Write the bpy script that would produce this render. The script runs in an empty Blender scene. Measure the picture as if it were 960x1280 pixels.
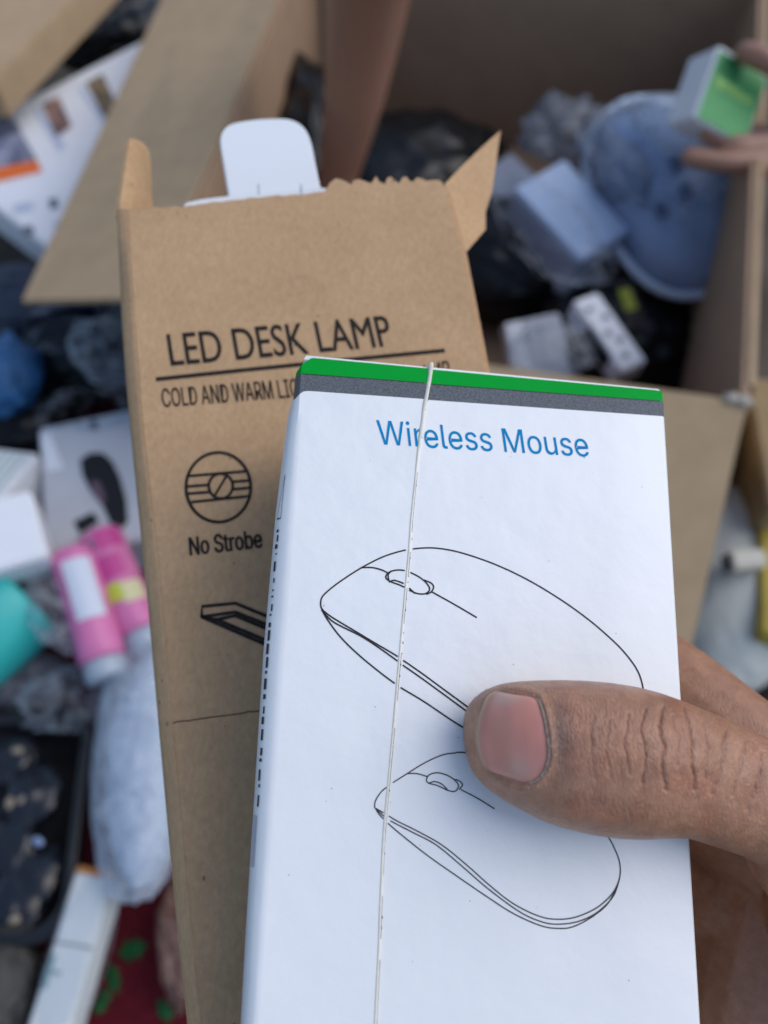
import bpy, bmesh, math, random
import numpy as np
from mathutils import Vector, Matrix, noise
from mathutils.bvhtree import BVHTree

# ------------------------------------------------------------------ camera, sky, sun, exposure
scene = bpy.context.scene
R = math.radians
PITCH, CAM_H, LENS = 55.0, 0.80, 30.0
F = 1280 * LENS / 36.0                       # focal length in photo pixels
cam_data = bpy.data.cameras.new('camera'); cam = bpy.data.objects.new('camera', cam_data)
scene.collection.objects.link(cam); scene.camera = cam
cam.location = (0, 0, CAM_H); cam.rotation_euler = (R(90 - PITCH), 0, 0)
cam_data.lens = LENS; cam_data.sensor_width = 36; cam_data.sensor_fit = 'AUTO'
cam_data.clip_start = 0.01; cam_data.clip_end = 200
cam_data.dof.use_dof = True; cam_data.dof.focus_distance = 0.150; cam_data.dof.aperture_fstop = 12.5
cam_data.dof.aperture_blades = 0

SUN_EL, SUN_AZ = 50.0, 82.0                  # azimuth from +Y towards +X
world = bpy.data.worlds.new('World'); scene.world = world; world.use_nodes = True
wn = world.node_tree.nodes; wl = world.node_tree.links
bg = wn['Background']; bg.inputs['Strength'].default_value = 0.15
sky = wn.new('ShaderNodeTexSky'); sky.sky_type = 'NISHITA'; sky.sun_disc = False
sky.sun_elevation = R(SUN_EL); sky.sun_rotation = R(SUN_AZ)
sky.air_density = 1.0; sky.dust_density = 1.2; sky.ozone_density = 1.0
wl.new(sky.outputs[0], bg.inputs[0])
sun_d = bpy.data.lights.new('sun', 'SUN'); sun_d.energy = 1.2; sun_d.angle = R(55); sun_d.color = (1.0, 0.96, 0.92)
sun = bpy.data.objects.new('sun', sun_d); scene.collection.objects.link(sun)
D = Vector((math.sin(R(SUN_AZ)) * math.cos(R(SUN_EL)), math.cos(R(SUN_AZ)) * math.cos(R(SUN_EL)), math.sin(R(SUN_EL))))
sun.rotation_euler = D.to_track_quat('Z', 'Y').to_euler()
scene.view_settings.view_transform = 'Standard'; scene.view_settings.look = 'None'
scene.view_settings.gamma = 1; scene.view_settings.use_curve_mapping = False
scene.view_settings.exposure = 0.22
scene.cycles.use_denoising = True
scene.cycles.max_bounces = 8; scene.cycles.transparent_max_bounces = 12

# ------------------------------------------------------------------ helpers
rng = random.Random(7)
CL = Vector((0, 0, CAM_H))
FW = Vector((0, math.cos(R(PITCH)), -math.sin(R(PITCH))))
UP = Vector((0, math.sin(R(PITCH)), math.cos(R(PITCH))))
RT = Vector((1, 0, 0))

def ray(px, py):
    return RT * ((px - 480) / F) + UP * ((640 - py) / F) + FW
def Cw(px, py, z):                            # point at depth z along the camera axis
    return CL + ray(px, py) * z
def Gw(px, py, h):                            # point at height h above the ground
    d = ray(px, py)
    return CL + d * ((h - CAM_H) / d.z)
def to_px(p):
    d = p - CL; z = d.dot(FW)
    return 480 + F * d.dot(RT) / z, 640 - F * d.dot(UP) / z, z
class Plane:
    def __init__(s, p, n):
        s.p = p.copy(); s.n = n.normalized()
        if s.n.dot(CL - p) < 0: s.n = -s.n
    def hit(s, px, py, off=0.0):              # off = metres towards the viewer side
        d = ray(px, py); q = s.p + s.n * off
        return CL + d * ((q - CL).dot(s.n) / d.dot(s.n))

MATS = {}
def mat(name, col, rough=0.6, spec=0.5, var=0.0, vscale=60, bump=0.0, bscale=200, sss=0.0, metal=0.0, coat=0.0, detail=4, stretch=None, trans=0.0, alpha=1.0, col2=None):
    if name in MATS: return MATS[name]
    m = bpy.data.materials.new(name); m.use_nodes = True; MATS[name] = m
    nt = m.node_tree; N = nt.nodes; L = nt.links; b = N['Principled BSDF']
    b.inputs['Roughness'].default_value = rough; b.inputs['Specular IOR Level'].default_value = spec
    b.inputs['Metallic'].default_value = metal; b.inputs['Coat Weight'].default_value = coat
    b.inputs['Alpha'].default_value = alpha; b.inputs['Transmission Weight'].default_value = trans
    if sss:
        b.inputs['Subsurface Weight'].default_value = sss; b.inputs['Subsurface Radius'].default_value = (1, .35, .2); b.inputs['Subsurface Scale'].default_value = .004
    b.inputs['Base Color'].default_value = (*col, 1)
    tc = N.new('ShaderNodeTexCoord'); mp = N.new('ShaderNodeMapping'); L.new(tc.outputs['Object'], mp.inputs[0])
    if stretch: mp.inputs['Scale'].default_value = stretch
    if var or col2:
        n = N.new('ShaderNodeTexNoise'); n.inputs['Scale'].default_value = vscale; n.inputs['Detail'].default_value = detail; n.inputs['Roughness'].default_value = .65
        L.new(mp.outputs[0], n.inputs['Vector'])
        r = N.new('ShaderNodeValToRGB'); L.new(n.outputs['Fac'], r.inputs[0])
        lo = col2 if col2 else tuple(c * (1 - var) for c in col); hi = tuple(min(1, c * (1 + var)) for c in col)
        r.color_ramp.elements[0].position = .3; r.color_ramp.elements[0].color = (*lo, 1)
        r.color_ramp.elements[1].position = .7; r.color_ramp.elements[1].color = (*hi, 1)
        L.new(r.outputs[0], b.inputs['Base Color'])
    if bump:
        n = N.new('ShaderNodeTexNoise'); n.inputs['Scale'].default_value = bscale; n.inputs['Detail'].default_value = 5
        L.new(mp.outputs[0], n.inputs['Vector'])
        u = N.new('ShaderNodeBump'); u.inputs['Strength'].default_value = bump; u.inputs['Distance'].default_value = 0.3 / bscale
        L.new(n.outputs['Fac'], u.inputs['Height']); L.new(u.outputs[0], b.inputs['Normal'])
    return m

def root_loc(p):
    while p.parent is not None: p = p.parent
    return p.location
def mesh_obj(name, verts, faces, material, parent=None, smooth=False, midx=None):
    me = bpy.data.meshes.new(name)
    off = root_loc(parent) if parent is not None else Vector((0, 0, 0))
    me.from_pydata([tuple(Vector(v) - off) for v in verts], [], faces)
    for m in (material if isinstance(material, (list, tuple)) else [material]): me.materials.append(m)
    if midx is not None: me.polygons.foreach_set('material_index', midx)
    if smooth: me.polygons.foreach_set('use_smooth', [True] * len(me.polygons))
    me.update()
    o = bpy.data.objects.new(name, me); scene.collection.objects.link(o)
    if parent is not None: o.parent = parent
    return o
def tag(o, label=None, cat=None, group=None, kind=None):
    if label: o['label'] = label
    if cat: o['category'] = cat
    if group: o['group'] = group
    if kind: o['kind'] = kind
    return o
def thing(name, loc, label, cat, group=None):
    o = bpy.data.objects.new(name, None); scene.collection.objects.link(o); o.location = loc
    o.empty_display_size = .02
    return tag(o, label, cat, group)
def fix_normals(o):
    bm = bmesh.new(); bm.from_mesh(o.data); bmesh.ops.recalc_face_normals(bm, faces=bm.faces[:]); bm.to_mesh(o.data); bm.free()

def prism(name, poly, thickvec, material, parent=None, bevel=0.0):      # planar polygon (world points) extruded along thickvec
    n = len(poly)
    v = list(poly) + [p + thickvec for p in poly]
    f = [list(range(n)), list(range(2 * n - 1, n - 1, -1))] + [[(i + 1) % n, i, n + i, n + (i + 1) % n] for i in range(n)]
    o = mesh_obj(name, v, f, material, parent)
    bm = bmesh.new(); bm.from_mesh(o.data)
    bmesh.ops.recalc_face_normals(bm, faces=bm.faces[:])
    if bevel:
        bmesh.ops.bevel(bm, geom=[e for e in bm.edges], offset=bevel, segments=2, affect='EDGES', clamp_overlap=True)
    bmesh.ops.triangulate(bm, faces=[f for f in bm.faces if len(f.verts) > 4])
    bm.to_mesh(o.data); bm.free()
    return o
def boxpts(p0, e1, e2, e3, name, material, parent=None, bevel=.002):
    return prism(name, [p0, p0 + e1, p0 + e1 + e2, p0 + e2], e3, material, parent, bevel)
def slab(c0, c1, c2, thick, ortho=True):      # three corners -> p0, e1, e2, e3 (e3 away from the viewer), Plane
    e1 = c1 - c0; e2 = c2 - c0
    if ortho: e2 = e2 - e1 * (e2.dot(e1) / e1.length_squared)
    pl = Plane(c0, e1.cross(e2))
    return c0, e1, e2, -pl.n * thick, pl
def decal(name, pl, pts, material, parent, off=.0006):
    v = [pl.hit(x, y, off) for x, y in pts]
    o = mesh_obj(name, v, [list(range(len(v)))], material, parent)
    if o.data.polygons[0].normal.dot(pl.n) < 0: o.data.flip_normals()
    return o
def catmull(pts, n=8, closed=False):
    P = [Vector((*p, 0)) if len(p) == 2 else Vector(p) for p in pts]; out = []
    m = len(P)
    rngi = range(m) if closed else range(m - 1)
    for i in rngi:
        if closed: a, b, c, d = P[(i - 1) % m], P[i], P[(i + 1) % m], P[(i + 2) % m]
        else: a, b, c, d = P[max(i - 1, 0)], P[i], P[i + 1], P[min(i + 2, m - 1)]
        for k in range(n):
            t = k / n
            out.append(.5 * ((2 * b) + (c - a) * t + (2 * a - 5 * b + 4 * c - d) * t * t + (3 * b - a - 3 * c + d) * t ** 3))
    if not closed: out.append(P[-1])
    return out
def ribbon(name, pts3, nrm, width, material, parent, closed=False):    # flat printed line
    V = []; Fc = []; n = len(pts3)
    for i, p in enumerate(pts3):
        a = pts3[(i - 1) % n] if closed or i > 0 else p
        b = pts3[(i + 1) % n] if closed or i < n - 1 else p
        t = (b - a).normalized(); s = nrm.cross(t).normalized() * width * .5
        V += [p - s, p + s]
    for i in range(n if closed else n - 1):
        j = (i + 1) % n
        Fc.append([2 * i, 2 * i + 1, 2 * j + 1, 2 * j])
    o = mesh_obj(name, V, Fc, material, parent)
    if len(o.data.polygons) and o.data.polygons[0].normal.dot(nrm) < 0: o.data.flip_normals()
    return o
def tube(name, pts, radii, material, parent=None, seg=10, caps=True, squash=1.0):
    V = []; Fc = []; n = len(pts); prev = None
    for i, p in enumerate(pts):
        t = (pts[min(i + 1, n - 1)] - pts[max(i - 1, 0)]).normalized()
        if prev is None:
            a = t.orthogonal().normalized()
        else:
            a = (prev - t * prev.dot(t)).normalized()
        prev = a; b = t.cross(a)
        r = radii[i] if isinstance(radii, (list, tuple)) else radii
        for k in range(seg):
            an = 2 * math.pi * k / seg
            V.append(p + a * math.cos(an) * r + b * math.sin(an) * r * squash)
    for i in range(n - 1):
        for k in range(seg):
            Fc.append([i * seg + k, i * seg + (k + 1) % seg, (i + 1) * seg + (k + 1) % seg, (i + 1) * seg + k])
    if caps:
        Fc.append(list(range(seg))[::-1]); Fc.append(list(range((n - 1) * seg, n * seg)))
    if name is None: return V, Fc
    return mesh_obj(name, V, Fc, material, parent, smooth=True)
def capsule_chain(chain, seg=16):             # [(Vector, r), ...] closed round-ended tube
    P = [c[0] for c in chain]; r = [c[1] for c in chain]
    pts = []; rad = []
    d0 = (P[0] - P[1]).normalized(); d1 = (P[-1] - P[-2]).normalized()
    for k in range(4, 0, -1):
        a = k / 4.2 * math.pi / 2; pts.append(P[0] + d0 * r[0] * math.sin(a)); rad.append(r[0] * math.cos(a))
    n = len(P)
    for i in range(n):
        pts.append(P[i]); rad.append(r[i])
        if i < n - 1:
            for k in (1, 2, 3):
                t = k / 4
                a, b, c, d = P[max(i - 1, 0)], P[i], P[i + 1], P[min(i + 2, n - 1)]
                pts.append(.5 * ((2 * b) + (c - a) * t + (2 * a - 5 * b + 4 * c - d) * t * t + (3 * b - a - 3 * c + d) * t ** 3))
                rad.append(r[i] * (1 - t) + r[i + 1] * t)
    for k in range(1, 5):
        a = k / 4.2 * math.pi / 2; pts.append(P[-1] + d1 * r[-1] * math.sin(a)); rad.append(r[-1] * math.cos(a))
    return tube(None, pts, rad, None, seg=seg)
def organic(name, parts, voxel, smooth_it, material):   # several closed shapes fused into ONE continuous skin
    V = []; Fc = []
    for v, f in parts:
        b = len(V); V += v; Fc += [[i + b for i in q] for q in f]
    o = mesh_obj(name, V, Fc, material); fix_normals(o)
    md = o.modifiers.new('fuse', 'REMESH'); md.mode = 'VOXEL'; md.voxel_size = voxel
    ms = o.modifiers.new('soft', 'SMOOTH'); ms.iterations = smooth_it; ms.factor = .5
    dg = bpy.context.evaluated_depsgraph_get(); ev = o.evaluated_get(dg)
    me = bpy.data.meshes.new_from_object(ev); o.modifiers.clear(); o.data = me
    me.materials.clear(); me.materials.append(material)
    me.polygons.foreach_set('use_smooth', [True] * len(me.polygons))
    return o

def text_mesh(body, offset=0.0, spacing=1.0):
    c = bpy.data.curves.new('lettering', 'FONT'); c.body = body; c.size = 1; c.offset = offset; c.space_character = spacing; c.resolution_u = 4
    o = bpy.data.objects.new('lettering', c); scene.collection.objects.link(o)
    dg = bpy.context.evaluated_depsgraph_get(); me = bpy.data.meshes.new_from_object(o.evaluated_get(dg))
    V = [v.co.copy() for v in me.vertices]; Fc = [list(p.vertices) for p in me.polygons]
    bpy.data.objects.remove(o); bpy.data.curves.remove(c); bpy.data.meshes.remove(me)
    return V, Fc
# letter outlines (a plain grotesque), as triangles: advance, flat xy list, triangle indices
GLYPHS = {
 'sans': (.509, {
  'W': (.686, [.155,.0,.016,.509,.082,.509,.163,.196,.167,.179,.172,.162,.175,.145,.179,.128,.183,.111,.187,.094,.19,.076,.194,.058,.197,.04,.189,.04,.193,.058,.196,.076,.2,.094,.203,.111,.207,.128,.211,.145,.215,.162,.22,.179,.224,.196,.306,.509,.38,.509,.462,.196,.466,.179,.47,.162,.474,.145,.478,.128,.482,.111,.486,.094,.49,.076,.494,.058,.497,.04,.488,.04,.492,.058,.495,.076,.499,.094,.503,.111,.506,.128,.51,.145,.515,.162,.519,.179,.523,.196,.603,.509,.67,.509,.53,.0,.455,.0,.368,.323,.362,.345,.357,.368,.351,.391,.346,.417,.341,.445,.336,.475,.35,.475,.345,.446,.34,.42,.335,.395,.33,.371,.324,.347,.318,.323,.23,.0], [0,2,1,0,3,2,22,55,23,55,24,23,55,56,24,56,25,24,44,46,45,44,47,46,22,54,55,57,25,56,58,53,57,53,25,57,22,58,54,58,53,54,22,59,58,52,25,53,22,60,59,51,25,52,22,61,60,50,25,51,22,62,61,49,25,50,22,63,62,48,25,49,0,4,3,21,63,22,48,26,25,43,47,44,0,5,4,20,63,21,48,27,26,42,47,43,0,6,5,19,63,20,48,28,27,41,47,42,0,7,6,18,63,19,48,29,28,40,47,41,0,8,7,17,63,18,48,30,29,39,47,40,0,9,8,16,63,17,48,31,30,38,47,39,0,10,9,15,63,16,48,32,31,37,47,38,0,14,10,14,11,10,48,36,32,36,33,32,14,11,15,11,63,15,36,33,37,33,47,37,12,63,11,34,47,33,0,13,14,48,35,36,0,12,13,0,63,12,48,34,35,48,47,34]),
  'i': (.167, [.084,.443,.073,.444,.063,.448,.054,.455,.047,.463,.043,.472,.041,.483,.043,.494,.047,.504,.054,.512,.063,.518,.073,.522,.084,.524,.095,.522,.105,.518,.114,.512,.121,.504,.125,.494,.126,.483,.125,.472,.121,.463,.114,.455,.105,.448,.095,.444,.053,.0,.053,.379,.114,.379,.114,.0], [24,26,25,24,27,26,11,13,12,10,13,11,10,14,13,9,14,10,9,15,14,8,15,9,8,16,15,7,16,8,7,17,16,6,17,7,6,18,17,5,18,6,5,19,18,4,19,5,4,20,19,3,20,4,3,21,20,2,21,3,2,22,21,1,22,2,1,23,22,0,23,1]),
  'r': (.259, [.053,.0,.053,.379,.112,.379,.112,.321,.115,.321,.124,.339,.137,.354,.152,.367,.171,.377,.191,.383,.213,.385,.218,.385,.223,.385,.229,.384,.235,.384,.24,.384,.243,.384,.243,.322,.241,.323,.236,.324,.23,.324,.223,.325,.215,.326,.207,.326,.19,.324,.174,.321,.159,.315,.146,.306,.135,.296,.126,.284,.119,.269,.115,.254,.114,.237,.114,.0], [9,11,10,9,12,11,9,13,12,9,14,13,9,15,14,9,16,15,9,17,16,8,17,9,0,2,1,0,3,2,7,17,8,6,17,7,5,19,6,19,18,6,18,17,6,4,23,5,23,22,5,22,21,5,21,20,5,20,19,5,4,24,23,4,25,24,0,4,3,0,31,4,31,30,4,30,29,4,29,28,4,28,27,4,27,26,4,26,25,4,0,32,31,0,33,32]),
  'e': (.404, [.212,-.008,.177,-.005,.145,.003,.117,.016,.092,.035,.072,.058,.056,.085,.044,.116,.037,.15,.034,.187,.036,.224,.044,.258,.055,.29,.071,.317,.091,.34,.115,.359,.142,.373,.172,.382,.205,.384,.226,.383,.246,.38,.266,.374,.285,.366,.303,.355,.319,.341,.334,.324,.347,.305,.357,.282,.365,.256,.37,.227,.371,.194,.371,.169,.075,.169,.075,.221,.338,.221,.31,.202,.308,.226,.304,.248,.298,.269,.288,.286,.277,.301,.263,.314,.246,.323,.227,.328,.205,.33,.183,.328,.164,.323,.146,.313,.131,.301,.119,.286,.109,.27,.102,.251,.097,.231,.096,.211,.096,.178,.098,.151,.102,.127,.11,.106,.121,.088,.135,.073,.151,.061,.169,.053,.19,.048,.212,.046,.227,.047,.241,.049,.254,.053,.265,.058,.276,.065,.285,.073,.294,.082,.3,.093,.306,.105,.365,.091,.358,.072,.348,.055,.335,.039,.32,.026,.302,.014,.283,.004,.261,-.003,.237,-.007], [17,19,18,17,20,19,16,20,17,16,21,20,16,22,21,15,22,16,15,23,22,14,23,15,14,24,23,14,25,24,13,45,14,45,44,14,44,25,14,43,25,44,42,25,43,13,46,45,42,26,25,41,26,42,13,47,46,12,47,13,40,26,41,12,48,47,40,27,26,39,27,40,12,49,48,11,49,12,11,50,49,38,27,39,38,28,27,11,51,50,37,28,38,10,51,11,37,29,28,10,52,51,36,29,37,10,33,52,33,53,52,36,34,29,34,30,29,35,34,36,9,33,10,9,32,33,53,34,33,53,30,34,54,30,53,54,31,30,8,32,9,55,31,54,8,31,32,8,55,31,8,56,55,7,56,8,7,57,56,6,57,7,6,58,57,71,73,72,70,73,71,70,74,73,6,59,58,5,59,6,69,74,70,5,60,59,68,74,69,68,75,74,67,75,68,5,61,60,66,75,67,4,61,5,66,76,75,4,62,61,65,76,66,64,76,65,4,63,62,63,76,64,4,76,63,4,77,76,3,77,4,3,78,77,2,78,3,2,79,78,2,80,79,1,80,2,1,81,80,0,81,1]),
  'l': (.189, [.139,-.002,.112,.0,.091,.008,.074,.02,.062,.037,.055,.059,.053,.084,.053,.509,.114,.509,.114,.099,.114,.083,.117,.071,.12,.062,.126,.057,.135,.053,.146,.052,.152,.052,.157,.052,.16,.053,.164,.053,.167,.054,.17,.054,.181,.003,.175,.001,.169,.0,.162,-.001,.154,-.002,.147,-.002], [6,8,7,6,9,8,6,10,9,5,10,6,5,11,10,5,12,11,5,13,12,4,13,5,4,14,13,20,22,21,19,22,20,18,22,19,4,15,14,17,22,18,16,22,17,15,22,16,4,22,15,3,22,4,2,22,3,1,22,2,1,23,22,1,24,23,1,25,24,0,25,1,0,26,25,0,27,26]),
  's': (.365, [.182,-.008,.157,-.007,.133,-.003,.112,.003,.093,.012,.076,.024,.062,.038,.05,.054,.041,.073,.036,.094,.094,.107,.101,.087,.111,.072,.124,.06,.141,.052,.16,.047,.181,.045,.206,.047,.227,.053,.244,.062,.258,.074,.265,.088,.268,.103,.266,.115,.262,.126,.254,.136,.243,.144,.229,.15,.212,.155,.149,.17,.118,.18,.092,.192,.072,.208,.058,.227,.05,.249,.047,.274,.049,.295,.055,.314,.065,.332,.079,.347,.095,.36,.115,.37,.137,.378,.161,.383,.187,.384,.212,.383,.234,.379,.254,.372,.271,.363,.286,.352,.299,.339,.309,.324,.318,.308,.324,.29,.268,.277,.262,.291,.254,.304,.243,.316,.228,.325,.21,.331,.187,.333,.166,.331,.147,.326,.131,.317,.119,.305,.111,.292,.109,.277,.11,.264,.115,.253,.124,.243,.136,.235,.152,.229,.172,.223,.229,.209,.261,.2,.287,.187,.306,.171,.32,.153,.328,.131,.331,.107,.329,.085,.323,.065,.312,.047,.298,.031,.281,.018,.26,.006,.236,-.002,.21,-.007], [43,45,44,43,46,45,42,46,43,42,47,46,41,47,42,41,48,47,40,48,41,40,49,48,39,49,40,39,50,49,38,50,39,38,60,50,60,51,50,38,61,60,59,51,60,37,61,38,37,62,61,58,51,59,37,63,62,57,51,58,57,52,51,37,64,63,56,52,57,36,64,37,56,53,52,36,65,64,55,53,56,35,65,36,35,66,65,54,53,55,35,67,66,34,67,35,34,68,67,34,69,68,33,69,34,33,70,69,33,71,70,33,72,71,32,72,33,32,73,72,32,74,73,31,74,32,31,75,74,30,75,31,30,76,75,29,76,30,29,77,76,28,77,29,27,77,28,27,78,77,26,78,27,25,78,26,24,78,25,24,79,78,23,79,24,22,79,23,9,11,10,22,80,79,21,80,22,8,11,9,20,80,21,8,12,11,20,81,80,19,81,20,7,12,8,7,13,12,19,82,81,18,82,19,7,14,13,6,14,7,17,82,18,6,15,14,16,82,17,16,83,82,6,16,15,6,83,16,5,83,6,5,84,83,4,84,5,4,85,84,3,85,4,3,86,85,2,86,3,2,87,86,1,87,2,1,0,87]),
  'M': (.628, [.06,.0,.06,.509,.152,.509,.277,.187,.28,.179,.284,.17,.287,.159,.291,.147,.295,.135,.299,.123,.303,.11,.307,.097,.311,.084,.315,.071,.319,.06,.322,.049,.307,.049,.311,.059,.314,.071,.318,.083,.322,.095,.326,.108,.33,.121,.334,.134,.338,.146,.342,.158,.346,.169,.349,.179,.352,.187,.476,.509,.568,.509,.568,.0,.504,.0,.504,.291,.504,.302,.504,.314,.504,.327,.505,.34,.505,.354,.505,.369,.505,.383,.506,.398,.506,.413,.506,.428,.507,.443,.507,.457,.513,.457,.508,.441,.503,.425,.498,.409,.492,.393,.487,.378,.482,.363,.477,.348,.472,.335,.467,.322,.463,.31,.459,.3,.456,.291,.342,.0,.286,.0,.17,.291,.167,.3,.163,.31,.159,.321,.155,.333,.15,.347,.145,.361,.14,.376,.134,.392,.129,.408,.124,.424,.118,.441,.112,.457,.119,.457,.119,.444,.12,.43,.12,.416,.12,.401,.121,.386,.121,.372,.121,.357,.121,.342,.122,.328,.122,.315,.122,.302,.122,.291,.122,.0], [0,73,1,73,2,1,73,74,2,74,3,2,28,45,29,45,30,29,45,46,30,46,31,30,0,72,73,75,3,74,28,44,45,47,31,46,76,3,75,28,48,44,48,43,44,48,43,47,43,31,47,0,76,72,76,71,72,0,77,76,71,3,76,42,31,43,28,49,48,70,3,71,0,78,77,41,31,42,28,50,49,69,3,70,0,79,78,40,31,41,28,51,50,68,3,69,0,80,79,39,31,40,28,52,51,67,3,68,0,81,80,38,31,39,28,53,52,66,3,67,0,82,81,37,31,38,28,54,53,65,3,66,0,83,82,36,31,37,28,55,54,64,3,65,0,84,83,35,31,36,28,56,55,63,3,64,0,85,84,34,31,35,28,57,56,62,3,63,0,86,85,33,31,34,28,58,57,61,3,62,0,87,86,60,3,61,28,59,58,32,31,33,60,4,3,27,59,28,60,5,4,26,59,27,60,6,5,25,59,26,60,7,6,24,59,25,60,8,7,23,59,24,60,9,8,22,59,23,60,10,9,21,59,22,60,11,10,20,59,21,60,12,11,19,59,20,60,18,12,18,13,12,18,13,19,13,59,19,14,59,13,60,17,18,15,59,14,60,16,17,60,15,16,60,59,15]),
  'o': (.415, [.207,-.008,.174,-.005,.144,.003,.117,.016,.093,.035,.072,.058,.056,.085,.044,.116,.037,.15,.034,.187,.037,.225,.044,.26,.056,.291,.072,.318,.093,.341,.117,.36,.144,.374,.174,.382,.207,.384,.241,.382,.271,.374,.299,.36,.323,.341,.343,.318,.359,.291,.371,.26,.379,.225,.381,.187,.379,.15,.371,.116,.359,.085,.343,.058,.323,.035,.299,.016,.271,.003,.241,-.005,.207,.046,.231,.049,.252,.055,.27,.066,.285,.08,.298,.097,.307,.117,.314,.139,.318,.163,.319,.187,.318,.212,.314,.236,.307,.258,.298,.278,.285,.296,.27,.31,.252,.321,.231,.328,.207,.33,.184,.328,.163,.321,.145,.31,.13,.296,.118,.278,.108,.258,.102,.236,.098,.212,.096,.187,.098,.163,.102,.139,.108,.117,.118,.097,.13,.08,.145,.066,.163,.055,.184,.049], [17,19,18,16,19,17,16,20,19,15,20,16,15,21,20,14,21,15,14,22,21,13,22,14,13,54,22,54,23,22,13,55,54,53,23,54,13,56,55,52,23,53,13,57,56,51,23,52,12,57,13,51,24,23,12,58,57,50,24,51,12,59,58,49,24,50,11,59,12,49,25,24,11,60,59,48,25,49,10,60,11,48,26,25,10,61,60,47,26,48,10,62,61,46,26,47,46,27,26,9,62,10,9,63,62,45,27,46,8,63,9,8,64,63,44,27,45,44,28,27,8,65,64,43,28,44,43,29,28,7,65,8,7,66,65,42,29,43,7,67,66,41,29,42,6,67,7,41,30,29,6,68,67,40,30,41,5,68,6,40,31,30,5,69,68,39,31,40,5,70,69,38,31,39,4,70,5,38,32,31,4,71,70,37,32,38,4,36,71,36,32,37,4,32,36,3,32,4,3,33,32,2,33,3,2,34,33,1,34,2,1,35,34,0,35,1]),
  'u': (.41, [.182,-.005,.158,-.003,.135,.002,.115,.011,.097,.023,.082,.039,.069,.059,.06,.082,.054,.109,.053,.139,.053,.379,.114,.379,.114,.144,.116,.117,.124,.094,.137,.075,.154,.061,.175,.053,.2,.05,.218,.051,.234,.055,.249,.062,.263,.071,.274,.083,.283,.097,.29,.113,.295,.132,.296,.153,.296,.379,.357,.379,.357,.0,.298,.0,.298,.092,.307,.092,.294,.06,.277,.035,.257,.017,.234,.005,.209,-.003], [9,11,10,9,12,11,27,29,28,27,30,29,26,30,27,9,13,12,8,13,9,25,33,26,33,30,26,8,14,13,24,33,25,7,14,8,23,32,24,32,33,24,7,15,14,23,34,32,34,31,32,34,30,33,22,34,23,6,15,7,6,16,15,21,34,22,20,34,21,6,17,16,20,35,34,31,30,34,5,17,6,19,35,20,5,18,17,18,35,19,5,35,18,4,35,5,4,36,35,3,36,4,3,37,36,2,37,3,2,38,37,1,38,2,1,0,38]),
  ' ': (.188, [], []),
 }),
 'nar': (.509, {
  'C': (.51, [.267,-.007,.225,-.003,.186,.007,.15,.025,.119,.049,.092,.079,.07,.115,.053,.157,.044,.203,.04,.254,.044,.305,.053,.352,.07,.393,.092,.429,.119,.459,.15,.484,.186,.501,.225,.512,.267,.516,.293,.514,.317,.511,.34,.504,.362,.496,.383,.485,.402,.471,.419,.456,.435,.438,.448,.418,.459,.397,.467,.373,.473,.348,.408,.348,.404,.365,.397,.38,.389,.395,.38,.407,.369,.418,.357,.428,.344,.437,.33,.444,.315,.449,.3,.453,.284,.455,.267,.456,.237,.453,.209,.445,.184,.432,.161,.414,.141,.391,.125,.364,.113,.332,.106,.295,.103,.254,.106,.213,.113,.177,.125,.145,.141,.117,.161,.094,.184,.076,.21,.063,.237,.056,.267,.053,.284,.054,.3,.056,.315,.06,.33,.065,.344,.072,.357,.081,.369,.09,.38,.102,.389,.114,.397,.128,.404,.144,.408,.16,.473,.16,.467,.135,.459,.112,.448,.091,.435,.071,.42,.053,.402,.038,.383,.024,.363,.013,.341,.005,.317,-.002,.293,-.006], [17,19,18,17,20,19,16,20,17,16,21,20,16,22,21,15,22,16,15,23,22,15,24,23,14,24,15,14,25,24,13,44,14,44,43,14,43,25,14,42,25,43,42,26,25,41,26,42,13,45,44,40,26,41,39,26,40,13,46,45,38,26,39,38,27,26,37,27,38,13,47,46,12,47,13,36,27,37,35,27,36,35,28,27,12,48,47,34,28,35,34,29,28,33,29,34,11,48,12,11,49,48,32,29,33,32,30,29,31,30,32,11,50,49,10,50,11,10,51,50,9,51,10,9,52,51,8,52,9,8,53,52,8,54,53,7,54,8,7,55,54,72,74,73,72,75,74,6,55,7,6,56,55,71,75,72,71,76,75,70,76,71,6,57,56,5,57,6,69,76,70,69,77,76,68,77,69,5,58,57,68,78,77,67,78,68,66,78,67,4,58,5,4,59,58,65,78,66,65,79,78,64,79,65,4,60,59,63,79,64,62,79,63,4,61,60,61,79,62,61,80,79,4,80,61,3,80,4,3,81,80,2,81,3,2,82,81,2,83,82,1,83,2,1,84,83,1,85,84,0,85,1]),
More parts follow.
